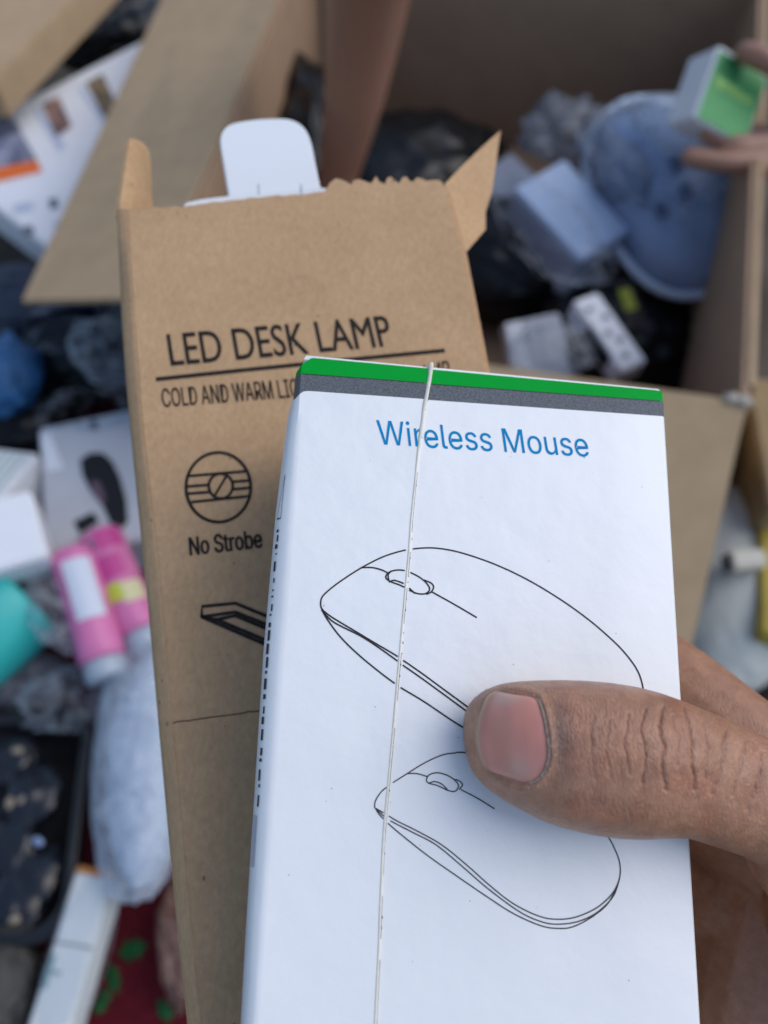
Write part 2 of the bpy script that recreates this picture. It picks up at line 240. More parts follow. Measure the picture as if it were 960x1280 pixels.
  'O': (.533, [.267,-.007,.225,-.003,.186,.007,.15,.025,.119,.049,.092,.079,.07,.115,.053,.157,.044,.203,.04,.254,.044,.305,.053,.352,.07,.393,.092,.429,.119,.459,.15,.484,.186,.501,.225,.512,.267,.516,.309,.512,.348,.501,.384,.484,.415,.459,.442,.429,.464,.393,.48,.352,.49,.305,.493,.254,.49,.203,.48,.157,.464,.115,.442,.079,.415,.049,.384,.025,.348,.007,.309,-.003,.267,.053,.296,.055,.324,.063,.349,.076,.372,.094,.392,.116,.408,.144,.42,.176,.428,.213,.43,.254,.428,.295,.42,.332,.408,.365,.392,.392,.372,.415,.349,.433,.324,.446,.296,.453,.267,.456,.237,.453,.21,.445,.184,.433,.161,.415,.142,.392,.125,.364,.113,.332,.106,.295,.103,.254,.106,.213,.113,.176,.125,.144,.142,.117,.161,.094,.184,.076,.21,.063,.237,.055], [17,19,18,16,19,17,16,20,19,15,20,16,15,21,20,14,21,15,14,22,21,13,55,14,55,54,14,54,22,14,54,53,22,53,23,22,52,23,53,13,56,55,51,23,52,13,57,56,50,23,51,13,58,57,50,24,23,12,58,13,49,24,50,12,59,58,11,59,12,49,25,24,48,25,49,11,60,59,47,25,48,11,61,60,10,61,11,47,26,25,46,26,47,10,62,61,9,62,10,46,27,26,45,27,46,9,63,62,8,63,9,8,64,63,44,27,45,44,28,27,8,65,64,43,28,44,7,65,8,43,29,28,7,66,65,42,29,43,6,66,7,42,30,29,6,67,66,41,30,42,6,68,67,40,30,41,5,68,6,40,31,30,5,69,68,39,31,40,39,32,31,4,69,5,4,70,69,38,32,39,4,71,70,37,32,38,4,36,71,36,32,37,4,32,36,4,33,32,3,33,4,2,33,3,2,34,33,1,34,2,1,35,34,1,0,35]),
  'L': (.393, [.06,.0,.06,.509,.125,.509,.125,.057,.361,.057,.361,.0], [0,2,1,0,3,2,0,4,3,0,5,4]),
  'D': (.502, [.219,.0,.096,.0,.096,.057,.215,.057,.254,.06,.288,.068,.318,.081,.343,.099,.363,.122,.379,.149,.39,.181,.397,.216,.399,.255,.397,.294,.39,.329,.379,.361,.364,.388,.344,.41,.32,.428,.291,.441,.258,.449,.221,.452,.093,.452,.093,.509,.225,.509,.273,.505,.315,.495,.353,.478,.385,.455,.412,.426,.433,.391,.449,.351,.458,.306,.462,.255,.458,.205,.449,.159,.433,.119,.411,.083,.384,.054,.351,.031,.312,.014,.268,.003,.125,.509,.125,.0,.06,.0,.06,.509], [44,23,45,23,42,45,44,22,23,42,24,23,43,24,42,43,21,24,21,25,24,21,26,25,21,27,26,21,28,27,21,20,28,20,29,28,44,21,22,44,2,21,2,43,21,19,29,20,18,29,19,17,29,18,17,30,29,16,30,17,16,31,30,15,31,16,14,31,15,14,32,31,13,32,14,13,33,32,12,33,13,11,33,12,11,34,33,10,34,11,10,35,34,9,35,10,9,36,35,8,36,9,7,36,8,7,37,36,6,37,7,6,38,37,5,38,6,4,38,5,3,38,4,44,1,2,43,3,2,43,38,3,43,39,38,43,40,39,43,41,40,43,0,41,1,43,44,43,0,1]),
  'A': (.48, [.016,.0,.201,.509,.276,.509,.463,.0,.395,.0,.287,.302,.28,.323,.272,.346,.264,.372,.255,.402,.244,.438,.232,.478,.245,.478,.233,.437,.222,.402,.213,.371,.204,.345,.197,.322,.191,.302,.085,.0,.11,.142,.11,.199,.37,.199,.37,.142], [0,11,1,11,2,1,11,12,2,12,3,2,0,21,11,21,13,11,13,10,11,13,10,12,10,22,12,22,3,12,9,22,10,21,14,13,8,22,9,21,15,14,7,22,8,21,16,15,6,22,7,21,17,16,5,22,6,21,18,17,21,20,18,20,19,18,4,23,5,23,22,5,0,20,21,20,22,21,20,23,22,23,3,22,0,19,20,4,3,23]),
  'N': (.523, [.06,.0,.06,.509,.136,.509,.343,.183,.349,.174,.355,.163,.363,.151,.371,.137,.379,.122,.388,.107,.396,.09,.405,.073,.414,.055,.405,.054,.403,.072,.402,.09,.401,.108,.4,.126,.399,.142,.399,.157,.399,.171,.399,.184,.399,.195,.399,.509,.463,.509,.463,.0,.387,.0,.202,.29,.194,.303,.186,.317,.177,.331,.168,.346,.159,.363,.148,.381,.136,.402,.123,.425,.108,.452,.119,.454,.12,.429,.121,.406,.122,.384,.123,.363,.124,.345,.124,.328,.125,.313,.125,.301,.125,.291,.125,.0], [0,36,1,36,2,1,36,37,2,37,3,2,22,24,23,22,25,24,38,3,37,0,38,36,38,35,36,0,39,38,35,3,38,34,3,35,0,40,39,33,3,34,0,41,40,32,3,33,0,42,41,31,3,32,30,3,31,0,43,42,29,3,30,0,44,43,28,3,29,0,45,44,27,3,28,0,46,45,0,47,46,26,3,27,21,25,22,20,25,21,26,4,3,26,5,4,19,25,20,26,6,5,18,25,19,26,7,6,17,25,18,26,8,7,16,25,17,26,9,8,15,25,16,26,10,9,14,11,15,11,25,15,26,14,10,14,11,10,12,25,11,26,13,14,13,25,12,26,25,13]),
  'W': (.686, [.155,.0,.016,.509,.082,.509,.163,.196,.167,.179,.172,.162,.175,.145,.179,.128,.183,.111,.187,.094,.19,.076,.194,.058,.197,.04,.189,.04,.193,.058,.196,.076,.2,.094,.203,.111,.207,.128,.211,.145,.215,.162,.22,.179,.224,.196,.306,.509,.38,.509,.462,.196,.466,.179,.47,.162,.474,.145,.478,.128,.482,.111,.486,.094,.49,.076,.494,.058,.497,.04,.488,.04,.492,.058,.495,.076,.499,.094,.503,.111,.506,.128,.51,.145,.515,.162,.519,.179,.523,.196,.603,.509,.67,.509,.53,.0,.455,.0,.368,.323,.362,.345,.357,.368,.351,.391,.346,.417,.341,.445,.336,.475,.35,.475,.345,.446,.34,.42,.335,.395,.33,.371,.324,.347,.318,.323,.23,.0], [0,2,1,0,3,2,22,55,23,55,24,23,55,56,24,56,25,24,44,46,45,44,47,46,22,54,55,57,25,56,58,53,57,53,25,57,22,58,54,58,53,54,22,59,58,52,25,53,22,60,59,51,25,52,22,61,60,50,25,51,22,62,61,49,25,50,22,63,62,48,25,49,0,4,3,21,63,22,48,26,25,43,47,44,0,5,4,20,63,21,48,27,26,42,47,43,0,6,5,19,63,20,48,28,27,41,47,42,0,7,6,18,63,19,48,29,28,40,47,41,0,8,7,17,63,18,48,30,29,39,47,40,0,9,8,16,63,17,48,31,30,38,47,39,0,10,9,15,63,16,48,32,31,37,47,38,0,14,10,14,11,10,48,36,32,36,33,32,14,11,15,11,63,15,36,33,37,33,47,37,12,63,11,34,47,33,0,13,14,48,35,36,0,12,13,0,63,12,48,34,35,48,47,34]),
  'R': (.449, [.06,.0,.06,.509,.236,.509,.273,.506,.305,.5,.333,.489,.356,.473,.376,.455,.39,.433,.401,.408,.407,.381,.409,.352,.407,.323,.401,.296,.39,.271,.376,.25,.356,.232,.333,.217,.305,.206,.273,.2,.236,.198,.096,.198,.096,.255,.234,.255,.258,.256,.28,.26,.298,.267,.313,.276,.325,.287,.334,.3,.34,.316,.344,.333,.345,.352,.344,.371,.34,.389,.334,.405,.325,.419,.313,.43,.298,.44,.279,.446,.258,.451,.233,.452,.125,.452,.125,.0,.353,.0,.23,.229,.303,.229,.428,.0], [0,22,1,22,42,1,42,2,1,42,3,2,42,4,3,42,5,4,42,6,5,42,7,6,42,41,7,41,40,7,40,8,7,22,43,42,39,8,40,38,8,39,37,8,38,37,9,8,36,9,37,35,9,36,35,10,9,34,10,35,33,10,34,33,11,10,32,11,33,31,11,32,31,12,11,30,12,31,30,13,12,29,13,30,28,13,29,28,14,13,27,14,28,26,14,27,26,15,14,25,15,26,24,15,25,23,15,24,0,21,22,43,23,22,43,45,23,45,15,23,45,16,15,45,46,16,46,17,16,43,20,45,20,44,45,47,17,46,18,47,17,19,47,18,20,47,19,0,20,21,0,43,20,44,47,20]),
  'M': (.628, [.06,.0,.06,.509,.152,.509,.277,.187,.28,.179,.284,.17,.287,.159,.291,.147,.295,.135,.299,.123,.303,.11,.307,.097,.311,.084,.315,.071,.319,.06,.322,.049,.307,.049,.311,.059,.314,.071,.318,.083,.322,.095,.326,.108,.33,.121,.334,.134,.338,.146,.342,.158,.346,.169,.349,.179,.352,.187,.476,.509,.568,.509,.568,.0,.504,.0,.504,.291,.504,.302,.504,.314,.504,.327,.505,.34,.505,.354,.505,.369,.505,.383,.506,.398,.506,.413,.506,.428,.507,.443,.507,.457,.513,.457,.508,.441,.503,.425,.498,.409,.492,.393,.487,.378,.482,.363,.477,.348,.472,.335,.467,.322,.463,.31,.459,.3,.456,.291,.342,.0,.286,.0,.17,.291,.167,.3,.163,.31,.159,.321,.155,.333,.15,.347,.145,.361,.14,.376,.134,.392,.129,.408,.124,.424,.118,.441,.112,.457,.119,.457,.119,.444,.12,.43,.12,.416,.12,.401,.121,.386,.121,.372,.121,.357,.121,.342,.122,.328,.122,.315,.122,.302,.122,.291,.122,.0], [0,73,1,73,2,1,73,74,2,74,3,2,28,45,29,45,30,29,45,46,30,46,31,30,0,72,73,75,3,74,28,44,45,47,31,46,76,3,75,28,48,44,48,43,44,48,43,47,43,31,47,0,76,72,76,71,72,0,77,76,71,3,76,42,31,43,28,49,48,70,3,71,0,78,77,41,31,42,28,50,49,69,3,70,0,79,78,40,31,41,28,51,50,68,3,69,0,80,79,39,31,40,28,52,51,67,3,68,0,81,80,38,31,39,28,53,52,66,3,67,0,82,81,37,31,38,28,54,53,65,3,66,0,83,82,36,31,37,28,55,54,64,3,65,0,84,83,35,31,36,28,56,55,63,3,64,0,85,84,34,31,35,28,57,56,62,3,63,0,86,85,33,31,34,28,58,57,61,3,62,0,87,86,60,3,61,28,59,58,32,31,33,60,4,3,27,59,28,60,5,4,26,59,27,60,6,5,25,59,26,60,7,6,24,59,25,60,8,7,23,59,24,60,9,8,22,59,23,60,10,9,21,59,22,60,11,10,20,59,21,60,12,11,19,59,20,60,18,12,18,13,12,18,13,19,13,59,19,14,59,13,60,17,18,15,59,14,60,16,17,60,15,16,60,59,15]),
  'I': (.3, [.031,.0,.031,.057,.118,.057,.118,.452,.031,.452,.031,.509,.269,.509,.269,.452,.183,.452,.183,.057,.269,.057,.269,.0], [4,6,5,4,7,6,3,7,4,2,8,3,8,7,3,2,9,8,0,2,1,0,9,2,0,10,9,0,11,10]),
  'G': (.52, [.269,-.007,.225,-.003,.185,.007,.149,.025,.118,.049,.091,.079,.069,.116,.053,.157,.043,.203,.04,.254,.043,.305,.053,.352,.069,.393,.091,.429,.117,.459,.149,.484,.184,.501,.223,.512,.265,.516,.291,.514,.316,.51,.34,.504,.363,.494,.384,.483,.403,.469,.421,.453,.436,.436,.449,.416,.46,.395,.468,.373,.474,.349,.408,.349,.402,.365,.395,.379,.387,.393,.378,.406,.368,.417,.356,.427,.344,.436,.33,.443,.315,.448,.3,.453,.283,.455,.265,.456,.236,.453,.209,.445,.183,.432,.16,.414,.141,.392,.125,.364,.113,.332,.106,.295,.103,.254,.106,.213,.113,.177,.125,.145,.141,.117,.161,.095,.184,.076,.21,.063,.238,.056,.269,.053,.296,.055,.322,.061,.345,.071,.365,.085,.382,.102,.396,.123,.407,.147,.413,.173,.415,.202,.434,.199,.283,.199,.283,.256,.478,.256,.478,.2,.475,.16,.466,.124,.451,.091,.431,.062,.406,.038,.377,.019,.344,.005,.308,-.004], [17,19,18,17,20,19,16,20,17,16,21,20,16,22,21,15,22,16,15,23,22,14,23,15,14,24,23,14,25,24,13,44,14,44,43,14,43,25,14,42,25,43,41,25,42,41,26,25,13,45,44,40,26,41,39,26,40,13,46,45,38,26,39,38,27,26,37,27,38,13,47,46,12,47,13,36,27,37,35,27,36,35,28,27,12,48,47,34,28,35,34,29,28,11,48,12,33,29,34,11,49,48,32,29,33,32,30,29,31,30,32,11,50,49,10,50,11,10,51,50,9,51,10,9,52,51,72,74,73,72,70,74,70,75,74,8,52,9,8,53,52,8,54,53,7,54,8,72,69,70,71,75,70,71,76,75,69,71,72,69,76,71,7,55,54,68,76,69,68,77,76,6,55,7,67,77,68,6,56,55,67,78,77,66,78,67,6,57,56,5,57,6,65,78,66,5,58,57,65,79,78,64,79,65,4,58,5,4,59,58,63,79,64,4,60,59,63,80,79,62,80,63,4,61,60,61,80,62,4,80,61,3,80,4,3,81,80,2,81,3,2,82,81,1,82,2,1,83,82,0,83,1]),
  'H': (.517, [.06,.0,.06,.509,.125,.509,.125,.289,.392,.289,.392,.509,.457,.509,.457,.0,.392,.0,.392,.232,.125,.232,.125,.0], [0,2,1,0,3,2,4,6,5,4,7,6,0,10,3,10,4,3,10,9,4,9,7,4,0,11,10,8,7,9]),
  'T': (.449, [.032,.452,.032,.509,.417,.509,.417,.452,.257,.452,.257,.0,.193,.0,.193,.452], [0,2,1,0,3,2,7,3,0,6,4,7,4,3,7,6,5,4]),
  'P': (.445, [.06,.0,.06,.509,.235,.509,.272,.506,.305,.499,.332,.487,.356,.471,.375,.452,.39,.43,.4,.404,.407,.377,.409,.348,.407,.318,.4,.291,.39,.265,.375,.243,.356,.223,.332,.207,.305,.195,.272,.188,.235,.186,.109,.186,.109,.242,.233,.242,.257,.244,.279,.248,.297,.256,.312,.266,.324,.279,.333,.294,.339,.31,.343,.328,.344,.348,.343,.367,.339,.385,.333,.402,.324,.416,.312,.428,.297,.439,.279,.446,.257,.451,.232,.452,.125,.452,.125,.0], [0,42,1,42,2,1,42,3,2,42,4,3,42,5,4,42,6,5,42,7,6,42,41,7,41,40,7,40,8,7,0,22,42,22,43,42,39,8,40,38,8,39,37,8,38,37,9,8,36,9,37,35,9,36,35,10,9,34,10,35,33,10,34,33,11,10,32,11,33,31,11,32,31,12,11,30,12,31,30,13,12,29,13,30,28,13,29,28,14,13,27,14,28,26,14,27,26,15,14,25,15,26,24,15,25,23,15,24,23,16,15,0,21,22,43,23,22,43,20,23,20,16,23,20,17,16,20,18,17,20,19,18,0,20,21,0,43,20]),
  'U': (.517, [.259,-.008,.22,-.006,.186,.002,.154,.015,.126,.033,.103,.055,.085,.08,.071,.108,.063,.14,.06,.173,.06,.509,.124,.509,.124,.178,.126,.155,.132,.133,.141,.113,.153,.095,.169,.08,.187,.068,.208,.059,.232,.053,.259,.052,.285,.053,.309,.059,.331,.068,.349,.08,.364,.095,.377,.113,.385,.133,.391,.155,.393,.178,.393,.509,.457,.509,.457,.173,.454,.14,.446,.108,.433,.08,.414,.055,.391,.033,.363,.015,.332,.002,.297,-.006], [9,11,10,9,12,11,30,32,31,30,33,32,9,13,12,29,33,30,8,13,9,29,34,33,8,14,13,28,34,29,7,14,8,28,35,34,27,35,28,7,15,14,7,16,15,26,35,27,6,16,7,26,36,35,6,17,16,25,36,26,6,18,17,24,36,25,5,18,6,24,37,36,5,19,18,23,37,24,5,20,19,22,37,23,22,38,37,4,20,5,4,21,20,21,38,22,4,38,21,3,38,4,3,39,38,2,39,3,2,40,39,1,40,2,1,41,40,0,41,1]),
  ' ': (.188, [], []),
 }),
 'bold': (.509, {
  'N': (.523, [.06,.0,.06,.509,.136,.509,.343,.183,.349,.174,.355,.163,.363,.151,.371,.137,.379,.122,.388,.107,.396,.09,.405,.073,.414,.055,.405,.054,.403,.072,.402,.09,.401,.108,.4,.126,.399,.142,.399,.157,.399,.171,.399,.184,.399,.195,.399,.509,.463,.509,.463,.0,.387,.0,.202,.29,.194,.303,.186,.317,.177,.331,.168,.346,.159,.363,.148,.381,.136,.402,.123,.425,.108,.452,.119,.454,.12,.429,.121,.406,.122,.384,.123,.363,.124,.345,.124,.328,.125,.313,.125,.301,.125,.291,.125,.0], [0,36,1,36,2,1,36,37,2,37,3,2,22,24,23,22,25,24,38,3,37,0,38,36,38,35,36,0,39,38,35,3,38,34,3,35,0,40,39,33,3,34,0,41,40,32,3,33,0,42,41,31,3,32,30,3,31,0,43,42,29,3,30,0,44,43,28,3,29,0,45,44,27,3,28,0,46,45,0,47,46,26,3,27,21,25,22,20,25,21,26,4,3,26,5,4,19,25,20,26,6,5,18,25,19,26,7,6,17,25,18,26,8,7,16,25,17,26,9,8,15,25,16,26,10,9,14,11,15,11,25,15,26,14,10,14,11,10,12,25,11,26,13,14,13,25,12,26,25,13]),
  'o': (.415, [.207,-.008,.174,-.005,.144,.003,.117,.016,.093,.035,.072,.058,.056,.085,.044,.116,.037,.15,.034,.187,.037,.225,.044,.26,.056,.291,.072,.318,.093,.341,.117,.36,.144,.374,.174,.382,.207,.384,.241,.382,.271,.374,.299,.36,.323,.341,.343,.318,.359,.291,.371,.26,.379,.225,.381,.187,.379,.15,.371,.116,.359,.085,.343,.058,.323,.035,.299,.016,.271,.003,.241,-.005,.207,.046,.231,.049,.252,.055,.27,.066,.285,.08,.298,.097,.307,.117,.314,.139,.318,.163,.319,.187,.318,.212,.314,.236,.307,.258,.298,.278,.285,.296,.27,.31,.252,.321,.231,.328,.207,.33,.184,.328,.163,.321,.145,.31,.13,.296,.118,.278,.108,.258,.102,.236,.098,.212,.096,.187,.098,.163,.102,.139,.108,.117,.118,.097,.13,.08,.145,.066,.163,.055,.184,.049], [17,19,18,16,19,17,16,20,19,15,20,16,15,21,20,14,21,15,14,22,21,13,22,14,13,54,22,54,23,22,13,55,54,53,23,54,13,56,55,52,23,53,13,57,56,51,23,52,12,57,13,51,24,23,12,58,57,50,24,51,12,59,58,49,24,50,11,59,12,49,25,24,11,60,59,48,25,49,10,60,11,48,26,25,10,61,60,47,26,48,10,62,61,46,26,47,46,27,26,9,62,10,9,63,62,45,27,46,8,63,9,8,64,63,44,27,45,44,28,27,8,65,64,43,28,44,43,29,28,7,65,8,7,66,65,42,29,43,7,67,66,41,29,42,6,67,7,41,30,29,6,68,67,40,30,41,5,68,6,40,31,30,5,69,68,39,31,40,5,70,69,38,31,39,4,70,5,38,32,31,4,71,70,37,32,38,4,36,71,36,32,37,4,32,36,3,32,4,3,33,32,2,33,3,2,34,33,1,34,2,1,35,34,0,35,1]),
  'S': (.447, [.224,-.009,.188,-.007,.156,-.001,.128,.009,.102,.023,.081,.04,.064,.06,.051,.083,.042,.109,.038,.137,.104,.137,.108,.118,.114,.102,.123,.088,.136,.076,.15,.066,.166,.059,.185,.053,.204,.05,.224,.049,.246,.05,.267,.054,.286,.06,.303,.069,.317,.079,.329,.092,.338,.106,.344,.122,.346,.139,.344,.154,.34,.168,.332,.179,.322,.189,.31,.197,.296,.205,.28,.211,.263,.217,.245,.222,.184,.239,.145,.253,.112,.269,.086,.289,.067,.313,.056,.341,.052,.372,.054,.4,.062,.425,.075,.448,.092,.468,.113,.484,.138,.498,.165,.508,.195,.514,.227,.516,.259,.514,.289,.508,.316,.498,.34,.484,.36,.468,.377,.449,.39,.427,.398,.403,.401,.378,.337,.378,.332,.402,.32,.421,.302,.437,.28,.449,.254,.456,.225,.459,.204,.457,.185,.454,.167,.448,.152,.44,.139,.43,.129,.418,.121,.405,.117,.391,.115,.376,.117,.359,.122,.345,.131,.334,.142,.324,.155,.315,.169,.308,.184,.302,.198,.297,.212,.293,.264,.279,.279,.275,.295,.27,.312,.264,.328,.256,.344,.248,.359,.238,.372,.226,.384,.213,.395,.198,.402,.18,.407,.161,.408,.139,.406,.112,.399,.087,.386,.064,.37,.043,.349,.025,.323,.011,.294,-.0,.261,-.007], [52,54,53,51,54,52,51,55,54,50,55,51,50,56,55,49,56,50,49,57,56,48,57,49,48,58,57,48,59,58,47,70,48,70,69,48,69,59,48,68,59,69,47,71,70,67,59,68,47,72,71,66,59,67,66,60,59,46,72,47,46,73,72,46,74,73,65,60,66,46,75,74,65,61,60,45,75,46,64,61,65,45,76,75,45,77,76,64,62,61,63,62,64,44,77,45,44,78,77,44,79,78,43,79,44,43,80,79,43,81,80,42,81,43,42,82,81,42,83,82,42,84,83,41,84,42,41,85,84,41,86,85,41,87,86,41,88,87,40,88,41,40,89,88,40,90,89,40,91,90,39,91,40,39,92,91,39,93,92,38,93,39,38,94,93,37,94,38,37,95,94,37,96,95,36,96,37,35,96,36,35,97,96,34,97,35,33,97,34,33,98,97,32,98,33,31,98,32,31,99,98,30,99,31,29,99,30,29,100,99,28,100,29,27,100,28,27,101,100,8,10,9,8,11,10,26,101,27,8,12,11,26,102,101,7,12,8,25,102,26,7,13,12,24,102,25,7,14,13,24,103,102,6,14,7,23,103,24,6,15,14,22,103,23,6,16,15,22,104,103,21,104,22,5,16,6,5,17,16,20,104,21,5,18,17,19,104,20,5,19,18,5,104,19,5,105,104,4,105,5,4,106,105,3,106,4,3,107,106,2,107,3,2,108,107,1,108,2,1,0,108]),
  't': (.227, [.204,.379,.204,.327,.006,.327,.006,.379,.065,.471,.126,.471,.126,.098,.127,.083,.13,.07,.136,.061,.144,.055,.156,.051,.17,.05,.175,.05,.18,.05,.185,.051,.191,.052,.197,.053,.202,.054,.213,.002,.207,-.0,.2,-.002,.192,-.003,.184,-.003,.176,-.004,.168,-.004,.138,-.001,.113,.007,.092,.021,.077,.041,.068,.064,.065,.093], [31,5,4,31,6,5,2,0,3,2,1,0,31,7,6,30,7,31,30,8,7,30,9,8,29,9,30,29,10,9,29,11,10,17,19,18,16,19,17,15,19,16,29,12,11,14,19,15,13,19,14,12,19,13,29,19,12,28,19,29,27,19,28,26,19,27,26,20,19,26,21,20,25,21,26,25,22,21,25,23,22,25,24,23]),
  'r': (.259, [.053,.0,.053,.379,.112,.379,.112,.321,.115,.321,.124,.339,.137,.354,.152,.367,.171,.377,.191,.383,.213,.385,.218,.385,.223,.385,.229,.384,.235,.384,.24,.384,.243,.384,.243,.322,.241,.323,.236,.324,.23,.324,.223,.325,.215,.326,.207,.326,.19,.324,.174,.321,.159,.315,.146,.306,.135,.296,.126,.284,.119,.269,.115,.254,.114,.237,.114,.0], [9,11,10,9,12,11,9,13,12,9,14,13,9,15,14,9,16,15,9,17,16,8,17,9,0,2,1,0,3,2,7,17,8,6,17,7,5,19,6,19,18,6,18,17,6,4,23,5,23,22,5,22,21,5,21,20,5,20,19,5,4,24,23,4,25,24,0,4,3,0,31,4,31,30,4,30,29,4,29,28,4,28,27,4,27,26,4,26,25,4,0,32,31,0,33,32]),
  'b': (.424, [.229,-.008,.208,-.007,.189,-.003,.172,.004,.159,.012,.147,.021,.138,.031,.13,.041,.123,.05,.118,.059,.112,.059,.112,.0,.053,.0,.053,.509,.114,.509,.114,.319,.118,.319,.123,.327,.13,.336,.137,.346,.147,.355,.158,.364,.171,.373,.188,.379,.207,.383,.229,.384,.259,.382,.287,.374,.313,.361,.335,.342,.354,.32,.37,.293,.381,.261,.388,.227,.39,.189,.388,.151,.381,.116,.37,.084,.355,.057,.336,.034,.313,.016,.288,.003,.26,-.006,.22,.047,.242,.049,.262,.055,.279,.066,.294,.08,.306,.097,.316,.117,.323,.139,.327,.163,.328,.189,.327,.215,.323,.239,.316,.261,.307,.281,.295,.298,.28,.311,.262,.322,.243,.328,.22,.33,.198,.328,.178,.322,.161,.312,.147,.299,.134,.282,.125,.263,.118,.241,.114,.216,.113,.189,.114,.162,.118,.138,.125,.115,.135,.095,.147,.078,.162,.065,.179,.055,.198,.049], [12,14,13,12,15,14,24,26,25,23,26,24,23,27,26,22,27,23,22,28,27,21,28,22,20,28,21,20,29,28,19,29,20,18,29,19,18,61,29,61,30,29,17,61,18,17,62,61,60,30,61,17,63,62,59,30,60,16,63,17,16,64,63,58,30,59,58,31,30,12,16,15,12,68,16,68,67,16,67,66,16,66,65,16,65,64,16,57,31,58,56,31,57,56,32,31,55,32,56,55,33,32,54,33,55,12,69,68,53,33,54,53,34,33,12,70,69,52,34,53,12,71,70,51,34,52,51,35,34,50,35,51,12,72,71,50,36,35,49,36,50,12,73,72,48,36,49,48,37,36,12,74,73,47,37,48,12,10,74,10,75,74,47,38,37,46,38,47,10,76,75,45,38,46,10,9,76,9,77,76,12,11,10,8,77,9,45,39,38,44,39,45,8,78,77,7,78,8,43,39,44,7,43,78,7,39,43,6,39,7,6,40,39,5,40,6,4,40,5,4,41,40,3,41,4,2,41,3,2,42,41,1,42,2,1,0,42]),
  'e': (.404, [.212,-.008,.177,-.005,.145,.003,.117,.016,.092,.035,.072,.058,.056,.085,.044,.116,.037,.15,.034,.187,.036,.224,.044,.258,.055,.29,.071,.317,.091,.34,.115,.359,.142,.373,.172,.382,.205,.384,.226,.383,.246,.38,.266,.374,.285,.366,.303,.355,.319,.341,.334,.324,.347,.305,.357,.282,.365,.256,.37,.227,.371,.194,.371,.169,.075,.169,.075,.221,.338,.221,.31,.202,.308,.226,.304,.248,.298,.269,.288,.286,.277,.301,.263,.314,.246,.323,.227,.328,.205,.33,.183,.328,.164,.323,.146,.313,.131,.301,.119,.286,.109,.27,.102,.251,.097,.231,.096,.211,.096,.178,.098,.151,.102,.127,.11,.106,.121,.088,.135,.073,.151,.061,.169,.053,.19,.048,.212,.046,.227,.047,.241,.049,.254,.053,.265,.058,.276,.065,.285,.073,.294,.082,.3,.093,.306,.105,.365,.091,.358,.072,.348,.055,.335,.039,.32,.026,.302,.014,.283,.004,.261,-.003,.237,-.007], [17,19,18,17,20,19,16,20,17,16,21,20,16,22,21,15,22,16,15,23,22,14,23,15,14,24,23,14,25,24,13,45,14,45,44,14,44,25,14,43,25,44,42,25,43,13,46,45,42,26,25,41,26,42,13,47,46,12,47,13,40,26,41,12,48,47,40,27,26,39,27,40,12,49,48,11,49,12,11,50,49,38,27,39,38,28,27,11,51,50,37,28,38,10,51,11,37,29,28,10,52,51,36,29,37,10,33,52,33,53,52,36,34,29,34,30,29,35,34,36,9,33,10,9,32,33,53,34,33,53,30,34,54,30,53,54,31,30,8,32,9,55,31,54,8,31,32,8,55,31,8,56,55,7,56,8,7,57,56,6,57,7,6,58,57,71,73,72,70,73,71,70,74,73,6,59,58,5,59,6,69,74,70,5,60,59,68,74,69,68,75,74,67,75,68,5,61,60,66,75,67,4,61,5,66,76,75,4,62,61,65,76,66,64,76,65,4,63,62,63,76,64,4,76,63,4,77,76,3,77,4,3,78,77,2,78,3,2,79,78,2,80,79,1,80,2,1,81,80,0,81,1]),
  ' ': (.188, [], []),
 }),
}
def glyph_mesh(font, body):
    cap, G = GLYPHS[font]; V = []; Fc = []; x = 0.0
    for ch_ in body:
        adv, xy, tri = G[ch_]; b = len(V)
        V += [Vector((x + xy[i], xy[i + 1], 0)) / cap for i in range(0, len(xy), 2)]
        Fc += [[b + tri[i], b + tri[i + 1], b + tri[i + 2]] for i in range(0, len(tri), 3)]
        x += adv
    return V, Fc
CAP = max(v.y for v in text_mesh('H')[0])
def lettering(name, body, fn, a, b, top, material, parent, nrm, offset=0.0, spacing=1.0, font=None, weight=0.0):
    # a, b = pixel ends of the baseline, top = pixel of the first capital's upper left corner; fn(px, py) -> world on the printed face
    V, Fc = glyph_mesh(font, body) if font else text_mesh(body, offset, spacing)
    cap = 1.0 if font else CAP
    x0 = min(v.x for v in V); x1 = max(v.x for v in V)
    A, B, T = fn(*a), fn(*b), fn(*top)
    ex = (B - A) / (x1 - x0); ey = (T - A) / cap
    if weight:
        V0, F0, n0 = V, Fc, len(V); V = []; Fc = []
        for q_, (dx, dy) in enumerate(((-weight, 0), (0, weight * .4), (weight, 0), (0, -weight * .4), (-weight * .5, 0), (weight * .5, 0))):
            V += [v_ + Vector((dx, dy, q_)) for v_ in V0]; Fc += [[i + q_ * n0 for i in f] for f in F0]
    W = [A + ex * (v.x - x0) + ey * v.y + nrm * (v.z * .00001) for v in V]
    o = mesh_obj(name, W, Fc, material, parent)
    if len(o.data.polygons) and sum((p.normal.dot(nrm) for p in o.data.polygons)) < 0: o.data.flip_normals()
    return o

